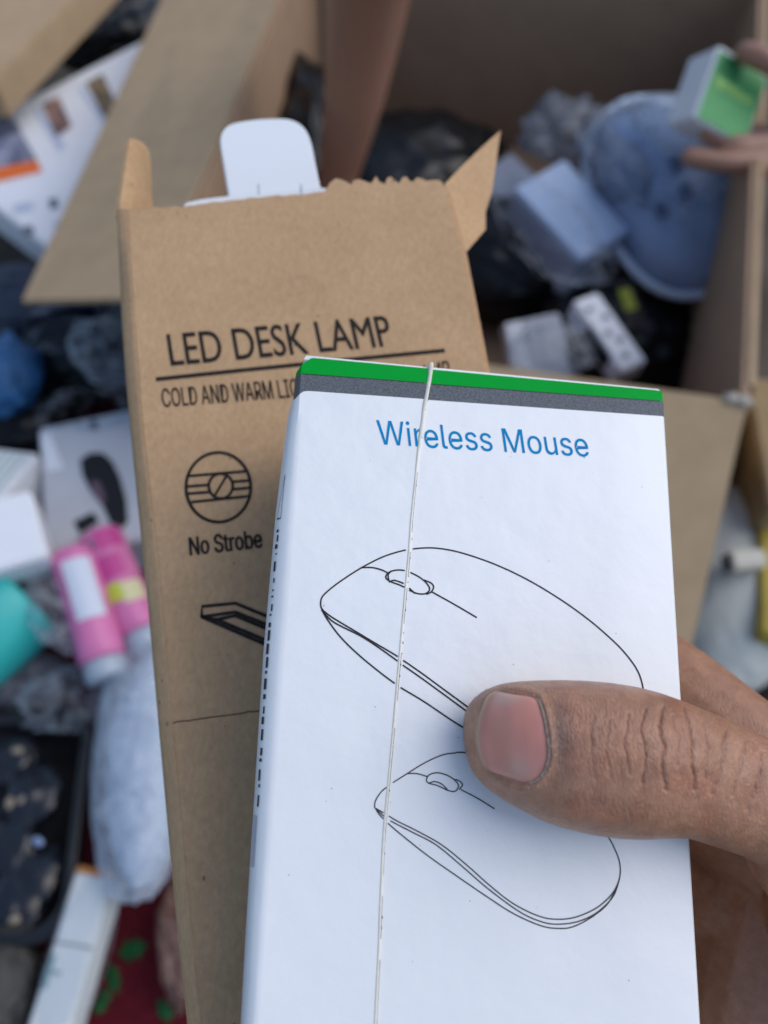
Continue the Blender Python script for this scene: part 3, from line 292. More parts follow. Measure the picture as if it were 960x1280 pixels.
# ------------------------------------------------------------------ materials
kraft = mat('kraft_board', (.50, .335, .18), .85, .2, bump=.25, bscale=900)
def kraft_nodes(m, c, dark, light, fleck=1.0, big=.1):
    nt = m.node_tree; N = nt.nodes; L = nt.links; b = N['Principled BSDF']
    tc = N.new('ShaderNodeTexCoord')
    mp = N.new('ShaderNodeMapping'); L.new(tc.outputs['Object'], mp.inputs[0]); mp.inputs['Scale'].default_value = (1, .5, 1)
    n1 = N.new('ShaderNodeTexNoise'); n1.inputs['Scale'].default_value = 900; n1.inputs['Detail'].default_value = 6; n1.inputs['Roughness'].default_value = .7
    L.new(mp.outputs[0], n1.inputs['Vector'])
    n2 = N.new('ShaderNodeTexNoise'); n2.inputs['Scale'].default_value = 45; n2.inputs['Detail'].default_value = 3; L.new(tc.outputs['Object'], n2.inputs['Vector'])
    r1 = N.new('ShaderNodeValToRGB'); L.new(n1.outputs['Fac'], r1.inputs[0])
    r1.color_ramp.elements[0].position = .28; r1.color_ramp.elements[0].color = (*dark, 1)
    r1.color_ramp.elements[1].position = .72; r1.color_ramp.elements[1].color = (*light, 1)
    mx = N.new('ShaderNodeMixRGB'); mx.blend_type = 'MULTIPLY'; mx.inputs[0].default_value = 1
    r2 = N.new('ShaderNodeValToRGB'); L.new(n2.outputs['Fac'], r2.inputs[0])
    r2.color_ramp.elements[0].position = .3; r2.color_ramp.elements[0].color = (1 - big,) * 3 + (1,)
    r2.color_ramp.elements[1].position = .7; r2.color_ramp.elements[1].color = (1 + big * .3,) * 3 + (1,)
    L.new(r1.outputs[0], mx.inputs[1]); L.new(r2.outputs[0], mx.inputs[2])
    # specks of bark in the pulp
    vo = N.new('ShaderNodeTexVoronoi'); vo.inputs['Scale'].default_value = 420; L.new(mp.outputs[0], vo.inputs['Vector'])
    sep = N.new('ShaderNodeSeparateColor'); L.new(vo.outputs['Color'], sep.inputs[0])
    gt = N.new('ShaderNodeMath'); gt.operation = 'GREATER_THAN'; gt.inputs[1].default_value = .72; L.new(sep.outputs[0], gt.inputs[0])
    sz = N.new('ShaderNodeMath'); sz.operation = 'MULTIPLY'; sz.inputs[1].default_value = .13; L.new(sep.outputs[1], sz.inputs[0])
    lt = N.new('ShaderNodeMath'); lt.operation = 'LESS_THAN'; L.new(vo.outputs['Distance'], lt.inputs[0]); L.new(sz.outputs[0], lt.inputs[1])
    ml = N.new('ShaderNodeMath'); ml.operation = 'MULTIPLY'; L.new(gt.outputs[0], ml.inputs[0]); L.new(lt.outputs[0], ml.inputs[1])
    ms = N.new('ShaderNodeMath'); ms.operation = 'MULTIPLY'; ms.inputs[1].default_value = .65 * fleck; L.new(ml.outputs[0], ms.inputs[0])
    m2 = N.new('ShaderNodeMixRGB'); L.new(ms.outputs[0], m2.inputs[0]); L.new(mx.outputs[0], m2.inputs[1]); m2.inputs[2].default_value = (.09, .055, .03, 1)
    L.new(m2.outputs[0], b.inputs['Base Color'])
kraft_nodes(kraft, None, (.44, .278, .150), (.585, .374, .206))
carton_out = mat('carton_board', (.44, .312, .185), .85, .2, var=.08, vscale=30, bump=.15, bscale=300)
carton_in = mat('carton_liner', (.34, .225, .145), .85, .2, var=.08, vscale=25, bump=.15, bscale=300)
raw_edge = mat('torn_board_edge', (.50, .38, .24), .95, .1, var=.25, vscale=1500)
white_print = mat('coated_white_board', (.80, .81, .81), .30, .5, var=.012, vscale=55, bump=.10, bscale=70)
green_print = mat('green_ink', (.0, .34, .035), .55, .06, var=.03, vscale=300)
grey_print = mat('grey_ink', (.11, .12, .135), .5, .2, var=.35, vscale=3500, detail=1)
black_print = mat('black_ink', (.012, .012, .013), .5, .3)
thin_print = mat('thin_grey_ink', (.035, .036, .04), .5, .3)
blue_print = mat('blue_ink', (.0, .235, .50), .6, .06)
kraft_ink = mat('black_ink_on_kraft', (.022, .018, .016), .8, .2, var=.5, vscale=1200)
cream_edge = mat('cream_paper_edge', (.74, .70, .60), .8, .2, var=.08, vscale=900, bump=.3, bscale=1500)
white_plastic = mat('white_plastic', (.80, .82, .82), .35, .5)
black_plastic = mat('black_plastic', (.012, .012, .014), .35, .5, bump=.1, bscale=60)
black_bag = mat('black_bag', (.006, .007, .008), .3, .3, var=.4, vscale=20)
navy_bag = mat('navy_bag', (.018, .028, .05), .4, .5, var=.4, vscale=20)
maroon = mat('maroon_cloth', (.085, .008, .014), .9, .1, var=.25, vscale=120, bump=.4, bscale=900)
leaf_green = mat('leaf_print', (.015, .085, .03), .9, .1, var=.3, vscale=120)

def film_mat(name, tint, body=.35, rough=.12):
    m = bpy.data.materials.new(name); m.use_nodes = True; nt = m.node_tree; N = nt.nodes; L = nt.links
    N.remove(N['Principled BSDF']); out = N['Material Output']
    tr = N.new('ShaderNodeBsdfTransparent'); tr.inputs[0].default_value = (.93, .95, .97, 1)
    p = N.new('ShaderNodeBsdfPrincipled'); p.inputs['Base Color'].default_value = (*tint, 1); p.inputs['Roughness'].default_value = rough; p.inputs['Specular IOR Level'].default_value = .8
    mx = N.new('ShaderNodeMixShader')
    fr = N.new('ShaderNodeLayerWeight'); fr.inputs[0].default_value = .35
    n = N.new('ShaderNodeTexNoise'); n.inputs['Scale'].default_value = 30; n.inputs['Detail'].default_value = 3; n.inputs['Distortion'].default_value = 2.5
    bu = N.new('ShaderNodeBump'); bu.inputs['Strength'].default_value = 1.0; bu.inputs['Distance'].default_value = .006; L.new(n.outputs['Fac'], bu.inputs['Height']); L.new(bu.outputs[0], p.inputs['Normal'])
    tc = N.new('ShaderNodeTexCoord'); L.new(tc.outputs['Object'], n.inputs['Vector'])
    ad = N.new('ShaderNodeMath'); ad.operation = 'MULTIPLY_ADD'; ad.inputs[1].default_value = .5; ad.inputs[2].default_value = body - .25
    a2 = N.new('ShaderNodeMath'); a2.operation = 'MULTIPLY_ADD'; a2.inputs[1].default_value = .9; a2.use_clamp = True
    L.new(fr.outputs['Facing'], ad.inputs[0]); L.new(n.outputs['Fac'], a2.inputs[0]); L.new(ad.outputs[0], a2.inputs[2])
    sb = N.new('ShaderNodeMath'); sb.operation = 'SUBTRACT'; sb.inputs[1].default_value = .25; sb.use_clamp = True; L.new(a2.outputs[0], sb.inputs[0])
    L.new(sb.outputs[0], mx.inputs[0]); L.new(tr.outputs[0], mx.inputs[1]); L.new(p.outputs[0], mx.inputs[2]); L.new(mx.outputs[0], out.inputs[0])
    return m
clear_film = film_mat('clear_film', (.66, .70, .76), .12)  # pale tint paints reflected sky into the film colour
thin_film = film_mat('thin_clear_film', (.66, .70, .76), -.12)
white_film = film_mat('milky_film', (.58, .66, .76), .35, .18)
smoke_film = film_mat('smoky_film', (.26, .29, .35), .32, .25)

# skin with a pigment attribute painted on the body itself
def skin_mat(name, base, attr=True, bumps=True):
    m = bpy.data.materials.new(name); m.use_nodes = True; nt = m.node_tree; N = nt.nodes; L = nt.links; b = N['Principled BSDF']
    b.inputs['Roughness'].default_value = .40; b.inputs['Specular IOR Level'].default_value = .55
    b.inputs['Subsurface Weight'].default_value = .12; b.inputs['Subsurface Radius'].default_value = (1, .4, .25); b.inputs['Subsurface Scale'].default_value = .002
    tc = N.new('ShaderNodeTexCoord')
    n1 = N.new('ShaderNodeTexNoise'); n1.inputs['Scale'].default_value = 420; n1.inputs['Detail'].default_value = 6; n1.inputs['Roughness'].default_value = .7; L.new(tc.outputs['Object'], n1.inputs['Vector'])
    r = N.new('ShaderNodeValToRGB'); L.new(n1.outputs['Fac'], r.inputs[0])
    r.color_ramp.elements[0].position = .3; r.color_ramp.elements[0].color = (base[0] * .80, base[1] * .74, base[2] * .71, 1)
    r.color_ramp.elements[1].position = .72; r.color_ramp.elements[1].color = (base[0] * 1.16, base[1] * 1.2, base[2] * 1.22, 1)
    L.new(r.outputs[0], b.inputs['Base Color'])
    if attr:
        at = N.new('ShaderNodeAttribute'); at.attribute_name = 'pigment'
        mx = N.new('ShaderNodeMixRGB'); mx.blend_type = 'MULTIPLY'; mx.inputs[0].default_value = 1
        L.new(r.outputs[0], mx.inputs[1]); L.new(at.outputs['Color'], mx.inputs[2]); L.new(mx.outputs[0], b.inputs['Base Color'])
    if bumps:
        mp = N.new('ShaderNodeMapping'); L.new(tc.outputs['Object'], mp.inputs[0]); mp.inputs['Scale'].default_value = (2.2, .8, .8)
        vo = N.new('ShaderNodeTexVoronoi'); vo.feature = 'DISTANCE_TO_EDGE'; vo.inputs['Scale'].default_value = 900; L.new(mp.outputs[0], vo.inputs['Vector'])
        nn = N.new('ShaderNodeTexNoise'); nn.inputs['Scale'].default_value = 1500; nn.inputs['Detail'].default_value = 4; L.new(mp.outputs[0], nn.inputs['Vector'])
        vm = N.new('ShaderNodeMath'); vm.operation = 'MINIMUM'; vm.inputs[1].default_value = .16; L.new(vo.outputs['Distance'], vm.inputs[0])
        ad = N.new('ShaderNodeMath'); ad.operation = 'MULTIPLY_ADD'; ad.inputs[1].default_value = 1.6; L.new(vm.outputs[0], ad.inputs[0]); L.new(nn.outputs['Fac'], ad.inputs[2])
        u = N.new('ShaderNodeBump'); u.inputs['Strength'].default_value = .68; u.inputs['Distance'].default_value = .00026; L.new(ad.outputs[0], u.inputs['Height']); L.new(u.outputs[0], b.inputs['Normal'])
    return m
skin = skin_mat('tan_skin', (.385, .192, .113))
dark_skin = skin_mat('brown_skin', (.31, .158, .102), attr=False, bumps=False)

# ------------------------------------------------------------------ the setting
gsz = 40
ground = mesh_obj('ground', [(-gsz, -gsz, -.012), (gsz, -gsz, -.012), (gsz, gsz, -.012), (-gsz, gsz, -.012)], [[0, 1, 2, 3]],
                  mat('packed_earth', (.10, .085, .07), .95, .1, var=.3, vscale=6, bump=.5, bscale=40))
tag(ground, kind='structure')
# maroon cloth: a gently rumpled sheet
cx0, cx1, cy0, cy1, cn = -1.0, .62, -.35, .75, 70
V = []; Fc = []
for j in range(cn + 1):
    for i in range(cn + 1):
        x = cx0 + (cx1 - cx0) * i / cn; y = cy0 + (cy1 - cy0) * j / cn
        V.append(Vector((x, y, .004 + .010 * abs(noise.noise(Vector((x * 6, y * 6, 3)))) + .004 * abs(noise.noise(Vector((x * 19, y * 19, 9)))))))
for j in range(cn):
    for i in range(cn):
        a = j * (cn + 1) + i; Fc.append([a, a + 1, a + cn + 2, a + cn + 1])
cloth = mesh_obj('ground_cloth', V, Fc, maroon, smooth=True)
tag(cloth, 'maroon cloth with green leaf print spread under the heap of goods', 'cloth')
cbvh = BVHTree.FromPolygons(V, Fc)
def leaf(px, py, ang, ln, wd):
    c = Gw(px, py, .01); P = []
    m = 9
    up = [(k / m, math.sin(math.pi * k / m) ** .8 * (1 - .3 * k / m)) for k in range(m + 1)]
    prof = [(t, w) for t, w in up] + [(t, -w) for t, w in reversed(up[1:-1])]
    for t, w in prof:
        lx, ly = (t - .5) * ln, w * wd * .5 * (1 + .45 * math.sin(t * 19 + px))
        q = c + Vector((lx * math.cos(ang) - ly * math.sin(ang), lx * math.sin(ang) + ly * math.cos(ang), 0))
        h = cbvh.ray_cast(Vector((q.x, q.y, 1)), Vector((0, 0, -1)))[0]
        P.append((h if h else q) + Vector((0, 0, .0015)))
    mid = sum(P, Vector()) / len(P) + Vector((0, 0, .002))
    mesh_obj('leaf_print', P + [mid], [[i, (i + 1) % len(P), len(P)] for i in range(len(P))], leaf_green, cloth)
for a in ((165, 1186, .3, .026, .018), (140, 1222, -1.1, .026, .012), (128, 1250, 1.2, .024, .012), (8, 716, .5, .05, .03), (205, 1262, 2.3, .02, .012), (70, 860, .8, .026, .014)):
    leaf(*a)

# ------------------------------------------------------------------ big open carton
A = Vector((.287, .453, 0)); u = Vector((.981, -.194, 0)).normalized(); v = Vector((.19, .982, 0)).normalized()
CW, CD, CH, CT = .50, .79, .30, .006
LV = Vector((.13, .99, 0)).normalized()        # the left wall leans a little out of square
carton = thing('shipping_carton', A + Vector((-.2, .3, 0)), 'large open brown carton half filled with goods behind the two held boxes', 'carton')
RV = Vector((.262, .965, 0)).normalized()
cA = A.copy(); cB = A - u * CW; cC = cB + LV * CD; cD = A + RV * CD
Z = Vector((0, 0, 1))
def wall(p, q, name, inward):
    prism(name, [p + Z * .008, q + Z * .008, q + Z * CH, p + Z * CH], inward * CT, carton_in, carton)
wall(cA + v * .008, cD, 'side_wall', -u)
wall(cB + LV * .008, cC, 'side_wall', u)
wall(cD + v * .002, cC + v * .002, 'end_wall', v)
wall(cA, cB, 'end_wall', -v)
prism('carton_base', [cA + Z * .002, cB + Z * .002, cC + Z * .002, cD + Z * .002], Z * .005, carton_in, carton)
rim = Z * CH
# folded-out flaps
nb = cB + rim
l0 = Gw(30, 380, .236); l1 = Gw(205, 0, .236); l1 = l0 + (l1 - l0) * 1.25
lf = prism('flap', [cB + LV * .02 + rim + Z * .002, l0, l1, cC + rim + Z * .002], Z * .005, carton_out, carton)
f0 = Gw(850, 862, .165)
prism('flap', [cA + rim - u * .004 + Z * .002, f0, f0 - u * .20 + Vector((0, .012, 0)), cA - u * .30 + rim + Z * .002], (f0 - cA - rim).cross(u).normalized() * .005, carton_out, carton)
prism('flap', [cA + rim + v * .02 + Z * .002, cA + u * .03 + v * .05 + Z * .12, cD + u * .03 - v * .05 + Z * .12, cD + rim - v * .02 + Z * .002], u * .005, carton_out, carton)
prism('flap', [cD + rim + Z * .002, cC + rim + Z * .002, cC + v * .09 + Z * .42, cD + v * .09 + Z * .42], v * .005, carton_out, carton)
# lifted paper fibres at the near corner fold
tp = []
for k in range(9):
    tp.append(Gw(905 + k * 4.5, 494 + (k % 3) * 3 + k * .8, CH + .006))
tube('torn_fold', tp, [.002, .004, .003, .005, .003, .004, .005, .003, .002], mat('worn_fold', (.42, .38, .32), .95, .1, var=.3, vscale=300), carton, seg=7)

# ------------------------------------------------------------------ goods builders
def crumple(name, c, ax, material, seed, amp=.25, sub=5, sharp=2.0, parent=None, flat=None):
    """a crumpled bag: an uneven closed sheet with sharp folds; ax = three half-axis vectors"""
    bm = bmesh.new(); bmesh.ops.create_icosphere(bm, subdivisions=sub, radius=1)
    off = Vector((seed * 3.17, seed * 1.7, seed * 5.3)); V = []
    for w in bm.verts:
        d = w.co
        q = d + Vector((noise.noise(d * 2 + off), noise.noise(d * 2.2 - off), noise.noise(d * 1.8 + off * 2))) * .35
        n = .55 * noise.noise(d * 1.5 + off)
        for f, g in ((1.9, .62), (3.9, .30), (7.5, .12)):      # cells whose flat panels meet in sharp creases
            ds = noise.voronoi(q * f + off)[0]
            n += g * (ds[1] - ds[0] - .35)
        n += .05 * noise.noise(d * 14 + off)
        s = 1 + amp * n
        V.append(c + ax[0] * d.x * s + ax[1] * d.y * s + ax[2] * d.z * s)
    Fc = [[q.index for q in f.verts] for f in bm.faces]; bm.free()
    return mesh_obj(name, V, Fc, material, parent, smooth=True)
def ball_axes(px, py, h, rx, ry, rz, rot=0.0):   # half sizes in metres, heading rot on the ground
    c = Gw(px, py, h); a = Vector((math.cos(rot), math.sin(rot), 0)); b = Vector((-math.sin(rot), math.cos(rot), 0))
    return c, (a * rx, b * ry, Vector((0, 0, rz)))
def carton_good(name, label, cat, corners, thick, material, group=None, ortho=True, bevel=.0025):
    c0, c1, c2 = [Gw(*c) for c in corners]
    p0, e1, e2, e3, pl = slab(c0, c1, c2, thick, ortho)
    base = p0 + e1 * .5 + e2 * .5 + e3
    t = thing(name, base, label, cat, group)
    boxpts(p0, e1, e2, e3, 'box_body', material, t, bevel)
    return t, pl, (p0, e1, e2, e3)
def face_quad(fr, which, a0, a1, b0, b1, off=.0008):
    """corner points of a patch on one of the faces of a carton_good"""
    p0, e1, e2, e3 = fr
    if which == 'top': o, s, t = p0, e1, e2
    elif which == 'near': o, s, t = p0 + e2, e1, e3
    elif which == 'right': o, s, t = p0 + e1, e2, e3
    elif which == 'left': o, s, t = p0, e2, e3
    else: o, s, t = p0, e1, e3
    n = s.cross(t).normalized(); mid = p0 + e1 * .5 + e2 * .5 + e3 * .5
    if n.dot(o + s * .5 + t * .5 - mid) < 0: n = -n
    return [o + s * x + t * y + n * off for x, y in ((a0, b0), (a1, b0), (a1, b1), (a0, b1))], n
def patch(name, fr, which, a0, a1, b0, b1, material, parent, off=.0008):
    q, n = face_quad(fr, which, a0, a1, b0, b1, off)
    o = mesh_obj(name, q, [[0, 1, 2, 3]], material, parent)
    if o.data.polygons[0].normal.dot(n) < 0: o.data.flip_normals()
    return o

grey_card = mat('grey_white_card', (.50, .52, .55), .6, .3, var=.06, vscale=20)
white_card = mat('white_card', (.74, .76, .80), .5, .4, var=.04, vscale=15)
bluish_card = mat('pale_blue_card', (.40, .50, .66), .5, .4, var=.05, vscale=15)
orange_ink = mat('orange_ink', (.75, .16, .03), .5, .4)
photo_a = mat('printed_photo_warm', (.30, .17, .13), .5, .4, vscale=38, col2=(.02, .03, .05), var=.4, detail=2)
photo_b = mat('printed_photo_dark', (.22, .16, .09), .5, .4, vscale=30, col2=(.01, .016, .02), var=.4, detail=2)
photo_c = mat('printed_photo_blue', (.25, .27, .36), .5, .4, vscale=34, col2=(.01, .02, .06), var=.4, detail=2)
faint_ink = mat('faint_blue_print', (.45, .52, .66), .5, .4)
mid_ink = mat('grey_blue_print', (.10, .12, .17), .5, .4)
pink_ink = mat('pink_ink', (.58, .17, .36), .45, .4, var=.15, vscale=40)
magenta_ink = mat('magenta_ink', (.50, .06, .25), .45, .4)
teal_plastic = mat('teal_plastic', (.03, .42, .40), .4, .5)
lime_ink = mat('lime_ink', (.50, .55, .06), .5, .4)
blue_cloth = mat('blue_bag', (.025, .11, .26), .5, .4, var=.4, vscale=25)
yellow_mat = mat('yellow_print', (.40, .30, .05), .6, .3, var=.2, vscale=20)

# picture carton lying under the carton flap, upper left
pb, pl, fr = carton_good('product_carton', 'white product carton with small printed photos and an orange strip under the left flap', 'box',
                         [(-95, 190, .17), (178, 50, .17), (5, 400, .13)], .05, white_card)
photo_polys = [
    ('printed_photo', [(52, 130), (73, 120), (90, 158), (70, 172)], photo_a),
    ('printed_photo', [(107, 103), (128, 92), (152, 142), (135, 156)], photo_b),
    ('printed_photo', [(165, 76), (185, 66), (205, 110), (188, 122)], photo_a),
    ('printed_photo', [(-40, 165), (14, 140), (46, 200), (-20, 212)], photo_c),
    ('orange_strip', [(-40, 218), (46, 200), (53, 214), (-35, 235)], orange_ink),
    ('faint_panel', [(42, 138), (48, 133), (82, 182), (74, 190)], faint_ink),
    ('faint_panel', [(98, 110), (102, 107), (140, 160), (134, 163)], faint_ink),
    ('printed_mark', [(60, 250), (70, 246), (74, 259), (64, 262)], mid_ink),
    ('printed_mark', [(27, 284), (40, 281), (43, 291), (30, 294)], mid_ink),
    ('printed_mark', [(66, 278), (74, 275), (78, 286), (70, 289)], faint_ink),
    ('printed_mark', [(16, 256), (40, 252), (42, 262), (18, 266)], faint_ink)]
for n_, poly, m_ in photo_polys: decal(n_, pl, poly, m_, pb, .0009)
# another brown carton beyond it
t, pl, fr = carton_good('brown_carton', 'closed brown carton at the top left corner beyond the picture carton', 'carton',
                        [(-160, -110, .27), (150, -60, .27), (-170, 70, .25)], .05, carton_out)
patch('packing_tape', fr, 'top', .45, .55, 0, 1, mat('tan_tape', (.30, .2, .11), .3, .5), t)

def bag(name, label, cat, px, py, h, rx, ry, rz, rot, material, seed, amp=.25, group=None, knot=False):
    c, ax = ball_axes(px, py, h, rx, ry, rz, rot)
    if not knot:
        o = crumple(name, c, ax, material, seed, amp)
        return tag(o, label, cat, group)
    t = thing(name, c, label, cat, group)
    crumple('bag_body', c, ax, material, seed, amp, parent=t)
    crumple('bag_neck', c + ax[0] * 1.05 + ax[2] * .4, (ax[0] * .28, ax[1] * .18, ax[2] * .25), material, seed + 9, .4, sub=4, parent=t)
    return t
# dark bags and wraps, upper left to mid left
bag('black_bag', 'black plastic bag filling the gap between the brown carton and the picture carton', 'bag', 140, 40, .10, .10, .09, .06, .5, black_bag, 3, .3)
bag('grey_bag', 'grey blue plastic bag at the left edge above the picture carton', 'bag', -20, 110, .12, .08, .06, .05, .2, smoke_film, 4, .35)
bag('black_bag', 'flat dark navy bag just below the left carton flap', 'bag', 60, 372, .11, .16, .05, .035, .15, navy_bag, 5, .35)
bag('blue_bag', 'bright blue bag at the left edge of the heap', 'bag', 10, 470, .12, .038, .055, .035, .1, blue_cloth, 6, .3)
bag('black_bag', 'shiny black bag beside the bright blue bag', 'bag', 95, 450, .08, .075, .06, .05, .4, black_bag, 8, .35)
bag('clear_bag', 'crumpled clear bag over black plastic touching the desk lamp box edge', 'bag', 135, 440, .14, .04, .05, .03, 1.0, clear_film, 11, .45)
bag('black_bag', 'small black bag under the blue bag at the left edge', 'bag', 20, 545, .06, .10, .045, .05, 0, black_bag, 12, .3)
bag('black_bag', 'dark bag in the shadow behind the desk lamp box left edge', 'bag', 215, 400, .10, .09, .09, .06, .3, black_bag, 13, .3)

bag('clear_bag', 'thin clear bag with glints lying right under the tip of the left carton flap', 'bag', 95, 405, .15, .06, .035, .025, .2, thin_film, 16, .5)
bag('clear_bag', 'small clear bag resting on the upper edge of the headset carton', 'bag', 108, 512, .145, .05, .022, .02, .1, thin_film, 17, .5)
# grey printed carton with a black headset picture
t, pl, fr = carton_good('headset_carton', 'grey white carton with a dark headset picture beside the desk lamp box', 'box',
                        [(48, 535, .13), (215, 500, .14), (100, 690, .11)], .07, grey_card)
hs = [(100, 575), (112, 566), (128, 566), (140, 576), (150, 596), (158, 625), (160, 652), (146, 668), (136, 650), (128, 632), (112, 612), (103, 594)]
hp_ = decal('headset_picture', pl, hs, black_print, t, .0009)
decal('headset_pad', pl, [(113, 600), (124, 602), (132, 622), (128, 632), (116, 618)], mat('dull_plum_ink', (.13, .08, .11), .5, .4), hp_, .0014)
decal('headset_picture', pl, [(92, 652), (116, 640), (124, 652), (100, 668)], black_print, t, .0012)
decal('printed_mark', pl, [(112, 526), (121, 524), (122, 536), (114, 538)], mid_ink, t, .0009)
decal('white_strip', pl, [(50, 545), (62, 540), (80, 586), (58, 590)], white_card, t, .0009)
# white striped carton at the left edge
t, pl, fr = carton_good('striped_carton', 'white carton with pale green stripes at the left edge beside the headset carton', 'box',
                        [(-70, 552, .12), (48, 566, .13), (-55, 660, .15)], .06, white_card)
t2, pl2, fr2 = carton_good('white_carton', 'plain white carton with a curved lower edge under the striped carton at the left', 'box',
                        [(-70, 640, .19), (38, 612, .185), (-35, 722, .17)], .05, white_card)
for k in range(5):
    patch('green_stripe', fr, 'top', .55 + k * .085, .585 + k * .085, .05, .97, mat('pale_green_ink', (.42, .55, .50), .5, .4), t)

# pink tubes (bottles) with labels
def bottle(name, label, a, b, r, h0, h1, body, group, flip=False, lab=True):
    p, q = Gw(a[0], a[1], h0), Gw(b[0], b[1], h1); d = (q - p); n = 14
    t = thing(name, (p + q) * .5, label, 'bottle', group)
    pr = [(0, .75), (.02, .97), (.06, 1), (.80, 1), (.84, .97), (.86, .80)]
    tube('bottle_body', [p + d * s for s, _ in pr], [r * k for _, k in pr], body, t, seg=24)
    cp = [(.865, .86), (.88, .9), (.985, .9), (1, .8)]
    tube('cap', [p + d * s for s, _ in cp], [r * k for _, k in cp], mat('grey_blue_cap', (.34, .40, .47), .4, .5), t, seg=24)
    dn = d.normalized(); toward = (CL - (p + q) * .5); toward = (toward - dn * toward.dot(dn)).normalized(); side = dn.cross(toward)
    if lab:
        V = []; m = 9
        for s in (.12, .58):
            for k in range(m):
                an = -.65 + 1.3 * k / (m - 1) + (.35 if flip else -.1)
                V.append(p + d * s + (toward * math.cos(an) + side * math.sin(an)) * (r * 1.012))
        o = mesh_obj('label_sticker', V, [[k, k + 1, m + k + 1, m + k] for k in range(m - 1)], mat('label_paper', (.58, .63, .72), .5, .4), t.children[0], smooth=True); fix_normals(o)
    return t, p, d, dn, toward, side
def band(parent, p, d, toward, side, r, s0, s1, a0, a1, m_, name='printed_patch'):
    V = []; m = 7
    for s in (s0, s1):
        for k in range(m):
            an = a0 + (a1 - a0) * k / (m - 1)
            V.append(p + d * s + (toward * math.cos(an) + side * math.sin(an)) * r)
    o = mesh_obj(name, V, [[k, k + 1, m + k + 1, m + k] for k in range(m - 1)], m_, parent, smooth=True); fix_normals(o)
t, p, d, dn, tw, sd = bottle('pink_bottle', 'pink bottle with a white paper label and grey cap', (88, 690), (136, 850), .021, .13, .10, pink_ink, 'pink bottles by the lamp box')
t, p, d, dn, tw, sd = bottle('pink_bottle', 'pink printed bottle tucked against the desk lamp box edge', (122, 668), (186, 812), .022, .12, .09, pink_ink, 'pink bottles by the lamp box', lab=False)
band(t, p, d, tw, sd, .0223, .05, .20, -1.0, .2, magenta_ink); band(t, p, d, tw, sd, .0223, .26, .44, -.5, .6, magenta_ink)
band(t, p, d, tw, sd, .0225, .50, .66, -.9, .1, mat('cream_ink', (.62, .58, .34), .5, .4)); band(t, p, d, tw, sd, .0226, .48, .62, .0, .7, lime_ink)
band(t, p, d, tw, sd, .0224, .10, .17, .3, .9, mid_ink)
# teal canister at the left edge
t, p, d, dn, tw, sd = bottle('teal_canister', 'teal green canister at the left edge of the heap', (30, 742), (-95, 850), .05, .10, .09, teal_plastic, None, lab=False)
t['category'] = 'canister'
bag('clear_bag', 'crumpled clear wrapper between the teal canister and the pink bottles', 'bag', 62, 758, .12, .022, .05, .02, .45, clear_film, 21, .4)
bag('clear_bag', 'clear wrapper crumpled below the pink bottle caps', 'bag', 88, 872, .06, .05, .03, .025, .2, clear_film, 22, .5)
bag('grey_bag', 'smoky grey wrapper under the teal canister at the left edge', 'bag', 20, 850, .05, .05, .03, .025, .1, smoke_film, 23, .5)
# white bubble bag behind the lamp box
bag('white_bag', 'long milky white padded bag beside the lower part of the lamp box', 'bag', 178, 945, .085, .042, .118, .040, .10, white_film, 31, .13)
bag('white_bundle', 'pale blue white bundle wrapped inside the long milky bag', 'bundle', 185, 950, .080, .034, .104, .028, .10, mat('pale_wrap', (.46, .54, .64), .5, .4, var=.08, vscale=30), 33, .10)
# black tray with shiny things
tr_c = Gw(15, 1025, .06)
tray = thing('black_tray', Vector((tr_c.x, tr_c.y, 0)), 'black plastic tray with rounded rim holding shiny black parts at the left edge', 'tray')
def rounded_loop(c, a, b, hx, hy, r, n=6):
    P = []
    for sx, sy, st in ((1, 1, 0), (-1, 1, 1), (-1, -1, 2), (1, -1, 3)):
        for k in range(n + 1):
            an = math.pi / 2 * (st + k / n)
            P.append(c + a * (sx * (hx - r) + r * math.cos(an)) + b * (sy * (hy - r) + r * math.sin(an)))
    return P
ta, tb = Vector((.995, .08, 0)), Vector((-.08, .995, 0)); tcn = tr_c - ta * .025
loops = []
for dz, s in ((-.055, .85), (-.05, .88), (.0, 1.0), (.003, 1.0), (.003, .90), (-.003, .885), (-.046, .80)):
    loops.append(rounded_loop(tcn + Z * dz, ta, tb, .085 * s, .098 * s, .028 * s))
V = [p for l in loops for p in l]; nl = len(loops[0]); Fc = []
for j in range(len(loops) - 1):
    for k in range(nl): Fc.append([j * nl + k, j * nl + (k + 1) % nl, (j + 1) * nl + (k + 1) % nl, (j + 1) * nl + k])
Fc.append(list(range(nl))[::-1]); Fc.append(list(range((len(loops) - 1) * nl, len(loops) * nl)))
o = mesh_obj('tray_body', V, Fc, black_plastic, tray, smooth=True); fix_normals(o)
for sd_, (px, py) in enumerate(((10, 950), (40, 1000), (12, 1060), (45, 1100), (20, 1130))):
    c, ax = ball_axes(px, py, .042, .030, .026, .014, sd_ * 1.3)
    tag(crumple('foil_packet', c, ax, mat('glossy_black_foil', (.012, .014, .02), .25, .6), 40 + sd_, .32, sub=4),
        'shiny black foil packet in the tray, ' + ('highest in the photo', 'beside the blue highlight scrap', 'middle one at the left', 'nearest the long white box', 'lowest in the photo')[sd_],
        'packet', 'foil packets in the tray')
